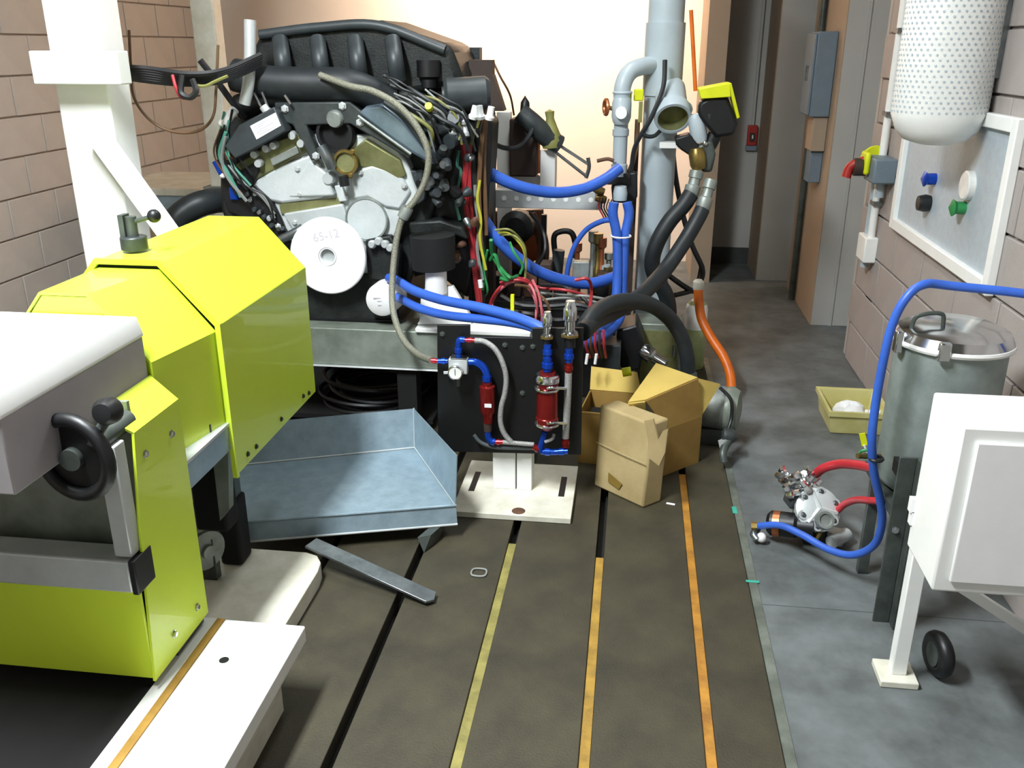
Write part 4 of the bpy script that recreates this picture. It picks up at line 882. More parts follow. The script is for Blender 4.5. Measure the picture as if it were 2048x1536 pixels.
part('steel_stand', box((P(1082, 500, 4.35).x, 4.35, zt), (P(1092, 500, 4.35).x, 4.38, P(1090, 430, 4.35).z)), 'black', ic)
part('back_shield', pxprism([(968, 600), (968, 425), (1086, 420), (1086, 480), (1060, 540), (1060, 600)], 4.56, .03), 'rust', ic)

# ------------------------------------------------------------------ grey standpipe
sp_ = thing('standpipe', 'tall grey standpipe with elbows valve and open side outlet', 'pipe', (.10, 4.2, 0))
c = V(((P(1270, 540, 4.2).x + P(1343, 540, 4.2).x) / 2, 4.25, 0)); R_ = .078
c.x = (P(1304, 540, 4.25)).x
part('main_pipe', lathe(B(), [(0, 0), (R_, 0), (R_, 2.2), (0, 2.2)], c, (0, 0, 1), 36), 'grey_pipe', sp_, 'broad plain grey upright pipe')
ze = P(1320, 200, 4.25).z
part('tee_sleeve', lathe(B(), [(R_, 0), (R_ + .008, 0), (R_ + .008, .30), (R_, .30)], c + V((0, 0, ze + .02)), (0, 0, 1), 36), 'grey_pipe', sp_)
o = P(1346, 238, 4.06); di = (V((c.x + .03, 4.25, o.z + .13)) - o)
ml = part('side_outlet', lathe(B(), [(.062, .02), (.066, 0), (.078, 0), (.08, .012), (.08, .055), (.068, .06), (.068, .20), (0, .20)], o, di, 30), 'grey_pipe', sp_, 'open pipe mouth')
part('outlet_inside', lathe(B(), [(0, .05), (.062, .05), (.064, .004), (.062, .004), (.060, .048)], o, di, 30), 'cast_olive', ml)
part('outlet_strap', box((o.x - .05, o.y + .03, o.z - .125), (o.x + .04, o.y + .10, o.z - .10)), 'paint_white', sp_)
# side riser with elbow
sx = P(1240, 300, 4.1).x; tz_ = P(1240, 175, 4.1).z
part('side_riser', lathe(B(), [(0, 0), (.036, 0), (.036, .05), (.031, .055), (.031, .17), (.036, .175), (.036, .20), (.031, .205), (.031, .34), (0, .34)], (sx, 4.1, P(1240, 352, 4.1).z), (0, 0, 1), 24), 'grey_pipe', sp_)
part('riser_elbow', tube(B(), [V((sx, 4.1, P(1240, 215, 4.1).z)), V((sx, 4.1, tz_ + .0)), V((sx + .025, 4.12, tz_ + .06)), V((sx + .08, 4.16, tz_ + .085)), V((c.x, 4.25, tz_ + .09))], .037, 18), 'grey_pipe', sp_)
part('elbow_collar', torus(B(), (sx, 4.1, P(1240, 185, 4.1).z), (0, 0, 1), .038, .006, 24, 8), 'grey_pipe', sp_)
vb = P(1243, 222, 4.08)
part('valve_body', lathe(B(), [(0, 0), (.030, 0), (.036, .01), (.042, .03), (.042, .09), (.036, .11), (0, .11)], vb + V((0, 0, -.055)), (0, 0, 1), 20), 'grey_pipe', sp_)
part('valve_cap', lathe(B(), [(0, 0), (.024, 0), (.026, .008), (.026, .03), (0, .03)], vb + V((0, -.062, -.005)), (0, 1, 0), 20), 'white_plastic', sp_)
part('red_wheel', torus(B(), P(1212, 214, 4.08), (1, .3, 0), .030, .009, 18, 8), 'copper', sp_)
part('wheel_stem', cyl(B(), P(1212, 214, 4.08), vb, .009, 8), 'brass', sp_)
part('yellow_tag', box(P(1256, 215, 4.1), P(1264, 182, 4.11)), 'yellow_plain', sp_)
part('yellow_handle', box(P(1267, 202, 4.12), P(1288, 178, 4.13)), 'yellow_plain', sp_, bevel=.006)
part('handle_post', box(P(1276, 245, 4.12), P(1286, 203, 4.13)), 'olive_wire', sp_)
part('clamp', box((sx - .05, 4.07, P(1240, 345, 4.1).z - .05), (sx + .05, 4.16, P(1240, 345, 4.1).z + .0)), 'black', sp_)
part('hose_tee', lathe(B(), [(0, 0), (.030, 0), (.032, .03), (.026, .06), (0, .06)], P(1240, 400, 4.0), (0, 0, 1), 14), 'grey_pipe', sp_)
part('dark_clamp', pxprism([(1222, 372), (1262, 345), (1275, 345), (1275, 395), (1262, 408), (1225, 405)], 4.08, .1), 'black', sp_, bevel=.008)
part('support_rail', box((P(1258, 500, 4.15).x, 4.16, .0), (P(1268, 500, 4.15).x, 4.2, P(1262, 240, 4.15).z)), 'dark_brown', sp_)
part('red_lever', tube(B(), [P(1194, 322, 4.05), P(1215, 318, 4.05), P(1228, 322, 4.05)], .008, 8), 'rust', sp_)
part('brass_tap', lathe(B(), [(0, 0), (.016, 0), (.02, .02), (.012, .05), (0, .05)], P(1212, 400, 4.02), (-1, -.2, .2), 10), 'brass', sp_)
part('brass_tap', lathe(B(), [(0, 0), (.016, 0), (.02, .02), (.012, .05), (0, .05)], P(1208, 384, 4.02), (-1, -.2, .3), 10), 'brass', sp_)
for k in range(5):
    wire(sp_, [(1200 + k * 6, 395 + k, 4.0), (1198 + k * 5, 415, 4.0), (1205 + k * 5, 430, 4.0), (1212 + k * 4, 445 - k * 3, 4.0)], .004, rn.choice(['black_wire', 'brown_wire', 'red_wire']))
hose('cable', 'dark cable looped across the top of the standpipe', 'cable', [(1330, 120, 4.1), (1328, 165, 4.08), (1318, 200, 4.05), (1300, 240, 4.05), (1283, 268, 4.06), (1268, 300, 4.08), (1262, 345, 4.1)], .010, 'rubber', seg=8)
hose('cable', 'dark cable curling under the pipe outlet', 'cable', [(1284, 262, 4.06), (1292, 272, 4.06), (1308, 272, 4.07), (1320, 262, 4.1)], .009, 'rubber', seg=8)
hose('cable', 'black cable slanting behind the side riser', 'cable', [(1276, 240, 4.14), (1272, 300, 4.14), (1255, 350, 4.12), (1235, 385, 4.08)], .010, 'brown_wire', seg=8)

# actuator with yellow hood
ya = thing('valve_actuator', 'black valve actuator under a bright yellow hood', 'actuator', P(1440, 300, 4.1))
a_, b_ = P(1402, 196, 4.02), P(1462, 168, 4.02)
YA = 4.02
part('yellow_hood', prism(B(), [P(1398, 178, YA), P(1460, 166, YA), P(1462, 194, YA), P(1402, 198, YA)], (.0, .16, .0)), 'yellow_plain', ya, bevel=.003)
part('hood_side', prism(B(), [P(1456, 168, YA), P(1463, 166, YA), P(1480, 235, YA + .02), P(1474, 238, YA + .02)], (.0, .16, 0)), 'yellow_plain', ya, bevel=.002)
part('motor', pxprism([(1398, 206), (1420, 192), (1456, 194), (1466, 218), (1476, 248), (1468, 270), (1432, 276), (1410, 250), (1396, 232)], YA + .02, .12), 'black', ya, bevel=.014)
part('motor_neck', tube(B(), [P(1430, 268, YA + .08), P(1420, 288, YA + .08), P(1412, 300, YA + .08)], .032, 12), 'black', ya)
part('adapter', lathe(B(), [(0, 0), (.03, 0), (.036, .02), (.036, .10), (.028, .12), (0, .12)], P(1400, 284, YA + .06), (-.25, 0, 1), 16), 'grey_pipe', ya)
part('cap_screw', sphere(B(), P(1410, 287, YA + .03), .013, 10), 'chrome', ya)
part('neck_nut', lathe(B(), [(0, 0), (.03, 0), (.03, .03), (0, .03)], P(1418, 240, YA + .05), (-.1, -.1, 1), 8), 'dark_grey', ya)
part('bracket_arm', tube(B(), [P(1380, 215, YA + .12), P(1352, 225, YA + .16), P(1342, 230, YA + .2)], .022, 10), 'grey_pipe', ya)
part('clamp_block', pxprism([(1350, 276), (1380, 268), (1400, 292), (1392, 320), (1362, 300), (1352, 290)], YA + .03, .12), 'black', ya, bevel=.008)
part('hose_head', pxprism([(1392, 292), (1425, 280), (1432, 310), (1424, 345), (1404, 345), (1396, 320)], YA + .03, .09), 'steel_dark', ya, bevel=.012)
part('brass_body', lathe(B(), [(0, 0), (.028, 0), (.036, .02), (.036, .07), (.026, .09), (0, .09)], P(1398, 338, YA + .03), (-.2, 0, 1), 16), 'brass', ya)
solo('conduit_orange', cyl(B(), P(1391, 182, 4.2), P(1382, 20, 4.2), .009, 10), 'orange_hose', 'thin orange line rising beside the yellow hood', 'hose')

def endfit(h, a, b, r, m='steel'):
    a, b = P(*a), P(*b); L_ = (b - a).length
    part('hose_fitting', lathe(B(), [(0, 0), (r * .8, 0), (r, L_ * .1), (r, L_ * .4), (r * .72, L_ * .45), (r * .72, L_ * .7), (r * .9, L_ * .72), (r * .9, L_), (0, L_)], a, b - a, 16), m, h)
h1 = hose('black_hose', 'thick black hose looping beside the standpipe', 'hose', [(1382, 388, 4.02), (1366, 412, 4.0), (1338, 444, 3.98), (1314, 486, 3.97), (1304, 524, 3.98), (1312, 556, 4.0), (1330, 586, 4.03), (1338, 620, 4.06), (1335, 665, 4.08)], .0355, 'rubber', seg=16)
endfit(h1, (1381, 392, 4.02), (1394, 342, 4.04), .034, 'alu_dull')
h2 = hose('black_hose', 'long thick black hose slanting from the actuator to panel', 'hose', [(1405, 418, 3.98), (1394, 440, 3.96), (1366, 488, 3.92), (1326, 545, 3.82), (1280, 592, 3.6), (1230, 622, 3.35), (1192, 640, 3.15), (1164, 664, 2.98)], .033, 'rubber', seg=16)
endfit(h2, (1404, 422, 3.98), (1422, 360, 4.02), .032, 'alu_dull')
h3 = hose('black_hose', 'thick black hose arching over the cardboard boxes', 'hose', [(1164, 668, 3.02), (1174, 645, 3.06), (1192, 624, 3.12), (1222, 608, 3.2), (1262, 602, 3.3), (1306, 612, 3.4), (1342, 640, 3.48), (1364, 676, 3.5), (1374, 715, 3.5), (1376, 745, 3.5)], .0305, 'rubber', seg=16)
endfit(h3, (1376, 742, 3.5), (1380, 790, 3.5), .035, 'steel_dark')
hose('black_hose', 'slim black hose bending behind the grey standpipe', 'hose', [(1345, 300, 4.34), (1352, 360, 4.36), (1366, 430, 4.36), (1384, 490, 4.36), (1404, 535, 4.36), (1402, 560, 4.36), (1385, 580, 4.34), (1350, 590, 4.3)], .013, 'black', seg=10)
hose('black_hose', 'slim black hose crossing under the standpipe loop', 'hose', [(1330, 545, 4.3), (1350, 560, 4.3), (1372, 575, 4.32), (1390, 582, 4.36), (1398, 560, 4.4), (1404, 530, 4.4)], .013, 'black', seg=10)
oh = hose('orange_hose', 'orange hose hanging down beside the pale green cylinder', 'hose', [(1396, 575, 4.2), (1398, 605, 4.18), (1404, 640, 4.15), (1424, 678, 4.1), (1446, 712, 4.05), (1460, 748, 4.0), (1463, 785, 3.96), (1462, 800, 3.93)], .022, 'orange_hose', seg=14)
part('hose_cap', lathe(B(), [(0, 0), (.022, 0), (.026, .01), (.026, .04), (.016, .05), (0, .05)], P(1396, 580, 4.2), (0, 0, 1), 16), 'paint_cream', oh)
part('teal_end', cyl(B(), P(1462, 786, 3.955), P(1464, 806, 3.92), .024, 14), 'teal', oh)

gc_ = P(1392, 640, 4.45)
gy = thing('gas_cylinder', 'pale green gas cylinder standing behind the orange hose', 'gas cylinder', (gc_.x, 4.45, 0))
zt = P(1392, 598, 4.45).z
part('bottle', lathe(B(), [(0, 0), (.05, 0), (.055, .01), (.055, zt - .06), (.045, zt - .02), (.02, zt), (0, zt)], (gc_.x, 4.45, 0), (0, 0, 1), 24), 'cyl_green', gy)
part('valve', lathe(B(), [(0, 0), (.016, 0), (.02, .03), (.012, .05), (0, .05)], (gc_.x, 4.45, zt), (0, 0, 1), 12), 'white_plastic', gy)
part('shoulder_cap', lathe(B(), [(.02, 0), (.05, -.03), (.056, -.05), (.056, -.15)], (gc_.x, 4.45, zt + .002), (0, 0, 1), 24), 'paint_white', gy)
px = thing('pump_cabinet', 'grey green metal cabinet at the foot of the standpipe', 'cabinet', (P(1310, 700, 4.1).x, 4.1, 0))
xa, xb, zz = P(1275, 650, 3.98).x, P(1368, 650, 3.98).x, P(1310, 648, 3.98).z
part('case', box((xa, 3.98, 0), (xb, 4.16, zz)), 'beam_grey', px, bevel=.005)
part('door', box((xa + .02, 3.97, .05), (xb - .02, 3.9795, zz - .03)), 'cast_olive', px)
part('handle', cyl(B(), (xb - .04, 3.955, zz * .6), (xb - .04, 3.955, zz * .75), .006, 8), 'steel', px)
part('silver_union', lathe(B(), [(0, 0), (.03, 0), (.034, .012), (.034, .05), (.024, .06), (.024, .12), (0, .12)], P(1285, 700, 3.72), P(1345, 738, 3.66) - P(1285, 700, 3.72), 16), 'chrome', px)
part('black_clutter', pxprism([(1235, 660), (1275, 650), (1290, 690), (1280, 740), (1245, 745), (1230, 700)], 3.8, .2), 'black', px, bevel=.01)
part('grey_case', box((P(1195, 740, 3.7).x, 3.7, 0), (P(1240, 740, 3.7).x, 3.85, P(1200, 690, 3.7).z)), 'dark_grey', px, bevel=.006)
for x in (1172, 1190): part('white_pin', cyl(B(), P(x, 728, 3.4), P(x + 3, 708, 3.4), .006, 8), 'paper', px)
for k in range(5): wire(px, [(1175 + 8 * k, 660, 3.45), (1172 + 9 * k, 690, 3.45), (1180 + 8 * k, 715, 3.5)], .006, ['red_wire', 'rust', 'red_wire', 'dark_brown', 'red_wire'][k])

# ================================================================== CARDBOARD BOXES
def cardpanel(name, pts, m, parent, th=.005, label=None):
    pts = [V(p) for p in pts]; n = (pts[1] - pts[0]).cross(pts[2] - pts[0]).normalized()
    return part(name, prism(B(), pts, n * th), m, parent, label)
N = F(1325, 951, 0); Rr = F(1394, 924, 0); ex = (Rr - N); ex.z = 0; dv = V((-ex.y, ex.x, 0)).normalized() * .13   # dv: back-left
ex = ex.normalized() * .20
hB = P(1330, 858, N.y).z
bb = thing('cardboard_box', 'open brown cardboard box with raised flaps beside the panel', 'box', (N + dv * .5))
up_ = V((0, 0, hB))
cardpanel('side_wall', [N, N + ex, N + ex + up_, N + up_], 'card', bb)
cardpanel('side_wall', [N + dv, N, N + up_, N + dv + up_], 'card', bb)
cardpanel('side_wall', [N + ex, N + ex + dv, N + ex + dv + up_, N + ex + up_], 'card', bb)
cardpanel('side_wall', [N + ex + dv, N + dv, N + dv + up_, N + ex + dv + up_], 'card', bb)
cardpanel('floor_panel', [N + V((0, 0, .002)), N + ex + V((0, 0, .002)), N + ex + dv + V((0, 0, .002)), N + dv + V((0, 0, .002))], 'card', bb)
def RP(px, py, p, n):
    d_ = ray(px, py); return _C + d_ * ((V(p) - _C).dot(n) / d_.dot(n))
fl_n = ex.cross(V((-ex.y, ex.x, 0)).normalized() * .12 + V((0, 0, 1)))
t0, t1 = RP(1290, 802, N + up_, fl_n), RP(1395, 757, N + up_, fl_n)
cardpanel('flap', [N + up_, N + ex + up_, t1, t0], 'card', bb, label='upright brown flap')
fl_m = (t1 - t0).cross(V((-ex.y, ex.x, 0)).normalized() + V((0, 0, .12)))
t2, t3 = RP(1312, 728, t0, fl_m), RP(1256, 806, t0, fl_m)
cardpanel('flap', [t0, t1, t2, t3], 'card_lit', bb, label='bright folded flap')
cardpanel('flap', [t0, t3, P(1272, 843, N.y + .02), P(1292, 850, N.y - .03)], 'card_lit', bb)
cardpanel('flap', [N + ex + up_, P(1398, 757, 3.34), P(1441, 768, 3.40), P(1400, 830, 3.36)], 'card_lit', bb, label='flap spread out to the right')
# second box, left and behind the front carton
Q0 = F(1262, 935, 0)
ux_ = V((-.21, .02, 0)); uy_ = V((.03, .24, 0)); hh = V((0, 0, P(1265, 832, Q0.y).z))
b2 = thing('cardboard_box', 'shadowed open cardboard box between panel and the front carton', 'box', Q0 + ux_ * .5 + uy_ * .5)
for p0, p1 in ((Q0, Q0 + ux_), (Q0 + ux_, Q0 + ux_ + uy_), (Q0 + ux_ + uy_, Q0 + uy_), (Q0 + uy_, Q0)):
    cardpanel('side_wall', [p0, p1, p1 + hh, p0 + hh], 'card', b2)
cardpanel('flap', [Q0 + ux_ + uy_ + hh, Q0 + uy_ + hh, Q0 + uy_ + hh + V((-.02, .06, .07)), Q0 + ux_ + uy_ + hh + V((0, .06, .08))], 'card_lit', b2)
cardpanel('flap', [Q0 + hh, Q0 + ux_ + hh, Q0 + ux_ + hh + V((0, .06, -.03)), Q0 + hh + V((-.02, .05, -.02))], 'card', b2)
part('yellow_roll', cyl(B(), P(1245, 745, 3.36), P(1262, 742, 3.36), .018, 14), 'yellow_plain', b2)
part('dark_inside', box(Q0 + ux_ * .85 + uy_ * .15 + hh * .1, Q0 + ux_ * .15 + uy_ * .85 + hh * .75), 'black_matte', b2)  # black block stands for the shaded inside of the box
# front light carton
A = F(1286, 1017, 0); Bp = F(1187, 971, 0); Cp = F(1322, 1003, 0)
ev = (Bp - A); dd = (Cp - A) * 1.0
bc = thing('carton', 'pale worn carton standing in front with a torn corner', 'box', A + ev * .5 + dd * .5)
topz = P(1190, 816, Bp.y).z; hz = V((0, 0, topz)); lean = V((.012, .035, 0))
b_ = B()
lo_ = [A, A + dd, A + dd + ev, A + ev]; mid = [p + V((.008, .012, 0)) * 1 + V((0, 0, topz * .55)) for p in lo_]
topp = [p + lean + hz for p in lo_]
vs = [[b_.verts.new(p) for p in ring] for ring in (lo_, mid, topp)]
for r0, r1 in zip(vs, vs[1:]):
    for k in range(4): b_.faces.new((r0[k], r0[(k + 1) % 4], r1[(k + 1) % 4], r1[k]))
b_.faces.new(vs[0]); b_.faces.new(vs[2][::-1])
part('carton_body', b_, 'card_light', bc, bevel=.008)
part('tape_patch', prism(B(), [P(1213, 966, A.y), P(1236, 975, A.y), P(1244, 989, A.y), P(1216, 980, A.y)], (0, .001, 0)), 'tape_brown', bc) if False else None
fn = ev.cross(V((0, 0, 1))).normalized()
if fn.y > 0: fn = -fn
def onface(u, v, off=.002): return A + ev * u + V((.004, .006, 0)) * v + V((0, 0, topz * v)) + fn * off
part('brown_patch', prism(B(), [onface(.70, .14), onface(.48, .10), onface(.42, .19), onface(.70, .26)], fn * .001), 'tape_brown', bc)
part('crease', tube(B(), [onface(.98, .57, .001), onface(.5, .555, .001), onface(.02, .55, .001)], .0018, 6), 'card_light', bc)
tp = P(1303, 842, A.y + .0); 
part('torn_strip', prism(B(), [P(1288, 842, A.y - .01), P(1306, 838, A.y - .0), P(1316, 880, A.y - .02), P(1326, 862, A.y - .01), P(1336, 858, A.y), P(1330, 905, A.y - .03), P(1318, 932, A.y - .03), P(1296, 915, A.y - .03), P(1296, 880, A.y - .03)], (.004, .006, 0)), 'card_light', bc, 'torn bent cardboard strip')

# motor behind the boxes
mp = F(1425, 900, 0)
em = thing('electric_motor', 'dull metal motor lying behind the boxes on the floor', 'motor', (mp.x, mp.y, 0))
mc = P(1408, 815, 3.52)
part('motor_can', lathe(B(), [(0, 0), (.06, 0), (.085, .02), (.09, .05), (.09, .19), (.08, .21), (0, .21)], mc + V((-.10, .05, 0)), (1, -.25, 0), 26), 'alu_dull', em)
part('end_bell', lathe(B(), [(0, 0), (.092, 0), (.095, .02), (.08, .05), (.03, .06), (0, .06)], mc + V((.09, .0, 0)), (1, -.25, 0), 26), 'beam_grey', em)
part('motor_base', box((mc.x - .09, 3.48, .0005), (mc.x + .08, 3.62, mc.z - .08)), 'steel_dark', em)
part('cable_tail', tube(B(), [P(1440, 775, 3.45), P(1462, 800, 3.42), P(1462, 840, 3.4), P(1450, 870, 3.36), P(1440, 885, 3.34)], .007, 8), 'black', em)
kn = P(1470, 872, 3.32)
part('drain_knob', lathe(B(), [(0, 0), (.022, 0), (.030, .01), (.030, .04), (.02, .05), (0, .05)], kn, (-1, .1, -.1), 14), 'bracket_dark', em)
part('drain_pipe', tube(B(), [kn, P(1455, 885, 3.3), P(1446, 905, 3.26), P(1448, 925, 3.24)], .016, 10), 'steel_dark', em)
part('silver_nut', lathe(B(), [(0, 0), (.018, 0), (.018, .03), (0, .03)], P(1444, 880, 3.3), (.3, -.2, -1), 6), 'alu', em)

# ================================================================== RIGHT SIDE
# yellow bin
b0, b1 = F(1660, 866, 0), F(1742, 866, 0)
bn = thing('plastic_bin', 'yellow plastic bin with white parts on the concrete floor', 'bin', ((b0 + b1) / 2 + V((0, .14, 0))))
bw, bd, bhh = .22, .26, .105
o0 = V((b0.x, b0.y, 0))
def tub(o, w_, d_, h_, fl_, th):
    bm = B(); lo = [o, o + V((w_, 0, 0)), o + V((w_, d_, 0)), o + V((0, d_, 0))]; cc_ = o + V((w_ / 2, d_ / 2, 0))
    R = lambda s, z: [bm.verts.new(cc_ + (p - cc_) * s + V((0, 0, z))) for p in lo]
    r0, r1, r2, r3 = R(1, .0005), R(fl_, h_), R(fl_ - th * 8, h_), R(1 - th * 8, th)
    bm.faces.new(r0[::-1]); bm.faces.new(r3)
    for a, b in ((r0, r1), (r1, r2), (r2, r3)):
        for k in range(4): bm.faces.new((a[k], a[(k + 1) % 4], b[(k + 1) % 4], b[k]))
    return bm
part('tub', tub(o0, bw, bd, bhh, 1.13, .008), 'bin_yellow', bn, bevel=.003)
rim = B(); w2, d2 = bw * 1.13 / 2 + .006, bd * 1.13 / 2 + .006; cc_ = o0 + V((bw / 2, bd / 2, 0))
for aa, bb_ in (((-w2, -d2), (w2, -d2 + .012)), ((-w2, d2 - .012), (w2, d2)), ((-w2, -d2 + .012), (-w2 + .012, d2 - .012)), ((w2 - .012, -d2 + .012), (w2, d2 - .012))):
    bx(rim, (cc_.x + aa[0], cc_.y + aa[1], bhh - .02), (cc_.x + bb_[0], cc_.y + bb_[1], bhh + .001))
part('rim', rim, 'bin_yellow', bn, 'thick rolled rim')
wp_ = cc_ + V((-.01, .01, .05))
cl = thing('cloth_wad', 'crumpled white cloth inside the yellow bin', 'cloth', wp_ + V((0, 0, -.04)))
bm = sphere(B(), wp_, .06, 20, (1.1, .9, .75)); rr = random.Random(5)
for v_ in bm.verts: v_.co += V((rr.uniform(-.007, .007), rr.uniform(-.007, .007), rr.uniform(-.007, .007)))
part('wad', bm, 'paper', cl)
for k in range(4): part('white_clip', cyl(B(), cc_ + V((.05 + .015 * k, -.05, .03)), cc_ + V((.055 + .017 * k, -.03, .075)), .009, 10), 'white_plastic', cl)

# pump with fittings
pc = P(1632, 1022, 2.80); pc = F(1632, 1020, .12)
pu = thing('air_pump', 'cast aluminium pump with chrome fittings on the grey floor', 'pump', (pc.x, pc.y, 0))
axd = V((.15, -.75, .55)).normalized()
part('housing', lathe(B(), [(0, -.05), (.05, -.05), (.066, -.04), (.07, 0), (.074, .004), (.074, .02), (.066, .026), (.045, .034), (0, .034)], pc, axd, 28), 'alu_cast', pu, 'round cast pump housing')
u_, v_, _ = basis(axd)
for k in range(6):
    an = k * 1.047 + .3; c_ = pc + (u_ * math.cos(an) + v_ * math.sin(an)) * .058 + axd * .02
    part('lobe', lathe(B(), [(0, 0), (.016, 0), (.016, .02), (0, .02)], c_ - axd * .01, axd, 12), 'alu', pu)
    bolt(pu, c_ + axd * .01, axd, .007, 'steel')
for k in range(3):
    an = k * 2.09 + .8; a_ = pc + axd * .03; b_ = pc + (u_ * math.cos(an) + v_ * math.sin(an)) * .06 + axd * .024
    part('web', cyl(B(), a_, b_, .010, 8), 'alu_cast', pu)
part('port_face', lathe(B(), [(0, .006), (.018, .006), (.02, 0), (.028, 0), (.03, .006), (.03, .02), (0, .02)], F(1652, 1040, .15) + axd * .0, -axd, 20), 'alu_dull', pu, 'dark open port')
part('neck_block', hexa(B(), F(1580, 1020, .12), V((.05, .02, 0)), V((-.02, .05, .01)), V((.01, 0, .05))), 'dark_grey', pu, bevel=.006)
for k in range(14):
    x, y = rr.uniform(1566, 1640), rr.uniform(942, 990)
    part('chrome_fitting', lathe(B(), [(0, 0), (.012, 0), (.016, .008), (.016, .022), (.010, .026), (.010, .045), (0, .045)], F(x, y + 10, .17 + .002 * k), (rr.uniform(-1, 1), rr.uniform(-.6, .6), rr.uniform(.2, 1)), 6), 'chrome', pu)
part('fitting_manifold', hexa(B(), F(1574, 985, .16), V((.085, -.01, 0)), V((0, .03, 0)), V((0, 0, .025))), 'chrome', pu, bevel=.005)
part('black_motor', lathe(B(), [(0, 0), (.03, 0), (.042, .012), (.042, .09), (.034, .10), (.034, .15), (0, .15)], F(1535, 1045, .06), V((.9, -.3, .12)), 20), 'black', pu, 'short black motor')
part('copper_band', lathe(B(), [(.03, 0), (.0435, 0), (.0435, .022), (.03, .022)], F(1548, 1047, .063) , V((.9, -.3, .12)), 20), 'copper', pu)
part('outlet_elbow', tube(B(), [F(1515, 1058, .03), F(1507, 1068, .03), F(1515, 1080, .02)], .012, 10), 'steel', pu)
part('white_cap', sphere(B(), F(1523, 1075, .025), .017, 12), 'white_plastic', pu)
part('foot_block', hexa(B(), F(1640, 1085, .0005), V((.065, -.03, 0)), V((.02, .05, 0)), V((0, 0, .045))), 'alu', pu, bevel=.006)
part('foot_cylinder', cyl(B(), F(1662, 1085, .03), F(1694, 1068, .035), .022, 16), 'alu', pu)
part('base_stay', box((pc.x - .03, pc.y - .02, .0005), (pc.x + .04, pc.y + .06, .06)), 'black', pu)
part('brass_nipple', cyl(B(), F(1632, 1078, .04), F(1640, 1064, .07), .008, 8), 'brass', pu)

# tank on dark post
tp_ = V((.875, 2.45, .37)); tr_ = .142
tk = thing('pressure_tank', 'galvanised upright tank with clamped lid on a dark post', 'tank', (tp_.x, tp_.y, 0))
zt = .80
part('tank_body', lathe(B(), [(0, 0), (tr_ * .8, .0), (tr_ - .012, .012), (tr_, .04), (tr_, zt - .37), (0, zt - .37)], tp_, (0, 0, 1), 44), 'tank_galv', tk, 'mottled galvanised cylinder')
part('lid', lathe(B(), [(0, 0), (tr_ + .006, 0), (tr_ + .01, .012), (tr_ - .002, .035), (tr_ * .75, .05), (0, .056)], (tp_.x, tp_.y, zt + .001), (0, 0, 1), 44), 'chrome', tk, 'shiny domed lid')
part('lid_band', torus(B(), (tp_.x, tp_.y, zt + .006), (0, 0, 1), tr_ + .006, .009, 44, 8), 'paint_white', tk)
part('handle', tube(B(), [V((tp_.x - .12, tp_.y - .03, zt + .03)), V((tp_.x - .11, tp_.y - .03, zt + .075)), V((tp_.x - .05, tp_.y - .03, zt + .085)), V((tp_.x - .04, tp_.y - .03, zt + .05))], .006, 8), 'steel_dark', tk)
part('clamp', hexa(B(), (tp_.x - tr_ - .02, tp_.y - .06, zt - .02), (.02, 0, 0), (0, .03, 0), (0, 0, .06)), 'chrome', tk, bevel=.004)
part('clamp', hexa(B(), (tp_.x - .08, tp_.y - tr_ - .01, zt - .01), (.03, 0, 0), (0, .02, 0), (0, 0, .05)), 'chrome', tk, bevel=.004)
part('rear_post', box((tp_.x - .12, tp_.y + .10, 0), (tp_.x - .09, tp_.y + .125, .40)), 'steel_dark', tk)
f0 = F(1745, 1243, 0); f1 = F(1790, 1248, 0)
part('post_flange', box((f0.x, f0.y, 0), (f0.x + .045, f0.y + .008, .52)), 'steel_dark', tk, bevel=.002)
part('post_web', box((f0.x + .045, f0.y - .035, 0), (f0.x + .053, f0.y + .008, .52)), 'steel_dark', tk, bevel=.002)
part('post_flange', box((f0.x + .053, f0.y - .035, 0), (f0.x + .075, f0.y - .027, .52)), 'bracket_dark', tk)
part('shelf_plate', box((f0.x, f0.y + .0085, .34), (tp_.x + .15, tp_.y + .15, .368)), 'steel_dark', tk)
part('bracket', box((f0.x - .0, f0.y + .0085, .46), (f0.x + .03, f0.y + .05, .50)), 'black', tk)
bolt(tk, (f0.x + .02, f0.y, .30), (0, -1, 0), .008, 'chrome')
tl = P(1740, 913, 2.42)
part('tap', tube(B(), [P(1715, 912, 2.40), P(1740, 912, 2.42), P(1772, 914, 2.44)], .008, 8), 'brass', tk)
part('tap_wheel', torus(B(), P(1730, 908, 2.41), (.2, 1, .3), .014, .004, 16, 6), 'green_wire', tk)
part('yellow_tag', prism(B(), [P(1718, 868, 2.42), P(1730, 866, 2.42), P(1736, 890, 2.42), P(1724, 893, 2.42)], (0, .002, 0)), 'yellow_plain', tk)
part('tag_tie', tube(B(), [P(1728, 890, 2.42), P(1733, 902, 2.42), P(1738, 912, 2.42)], .003, 6), 'paper', tk)

bl_ = hose('blue_hose', 'blue air hose arching over the tank and curling to the pump', 'hose', [V((1.14, 2.35, .86)), V((1.06, 2.30, .96)), P(1905, 572, 2.34), P(1845, 570, 2.33), P(1808, 602, 2.32), P(1783, 655, 2.32), P(1765, 730, 2.32), P(1751, 810, 2.32), P(1744, 880, 2.32), P(1748, 945, 2.34), P(1760, 1000, 2.36), P(1764, 1045, 2.38), P(1748, 1090, 2.42), P(1705, 1110, 2.47), P(1655, 1098, 2.53), P(1605, 1070, 2.60), P(1560, 1051, 2.66), P(1516, 1052, 2.72)], .0115, 'blue_hose', seg=12)
part('hose_tie', torus(B(), P(1752, 917, 2.33), (0, 0, 1), .017, .005, 16, 6), 'black', bl_)
part('end_nut', lathe(B(), [(0, 0), (.014, 0), (.014, .02), (0, .02)], P(1516, 1052, 2.72), (-1, .3, -.2), 6), 'brass', bl_)
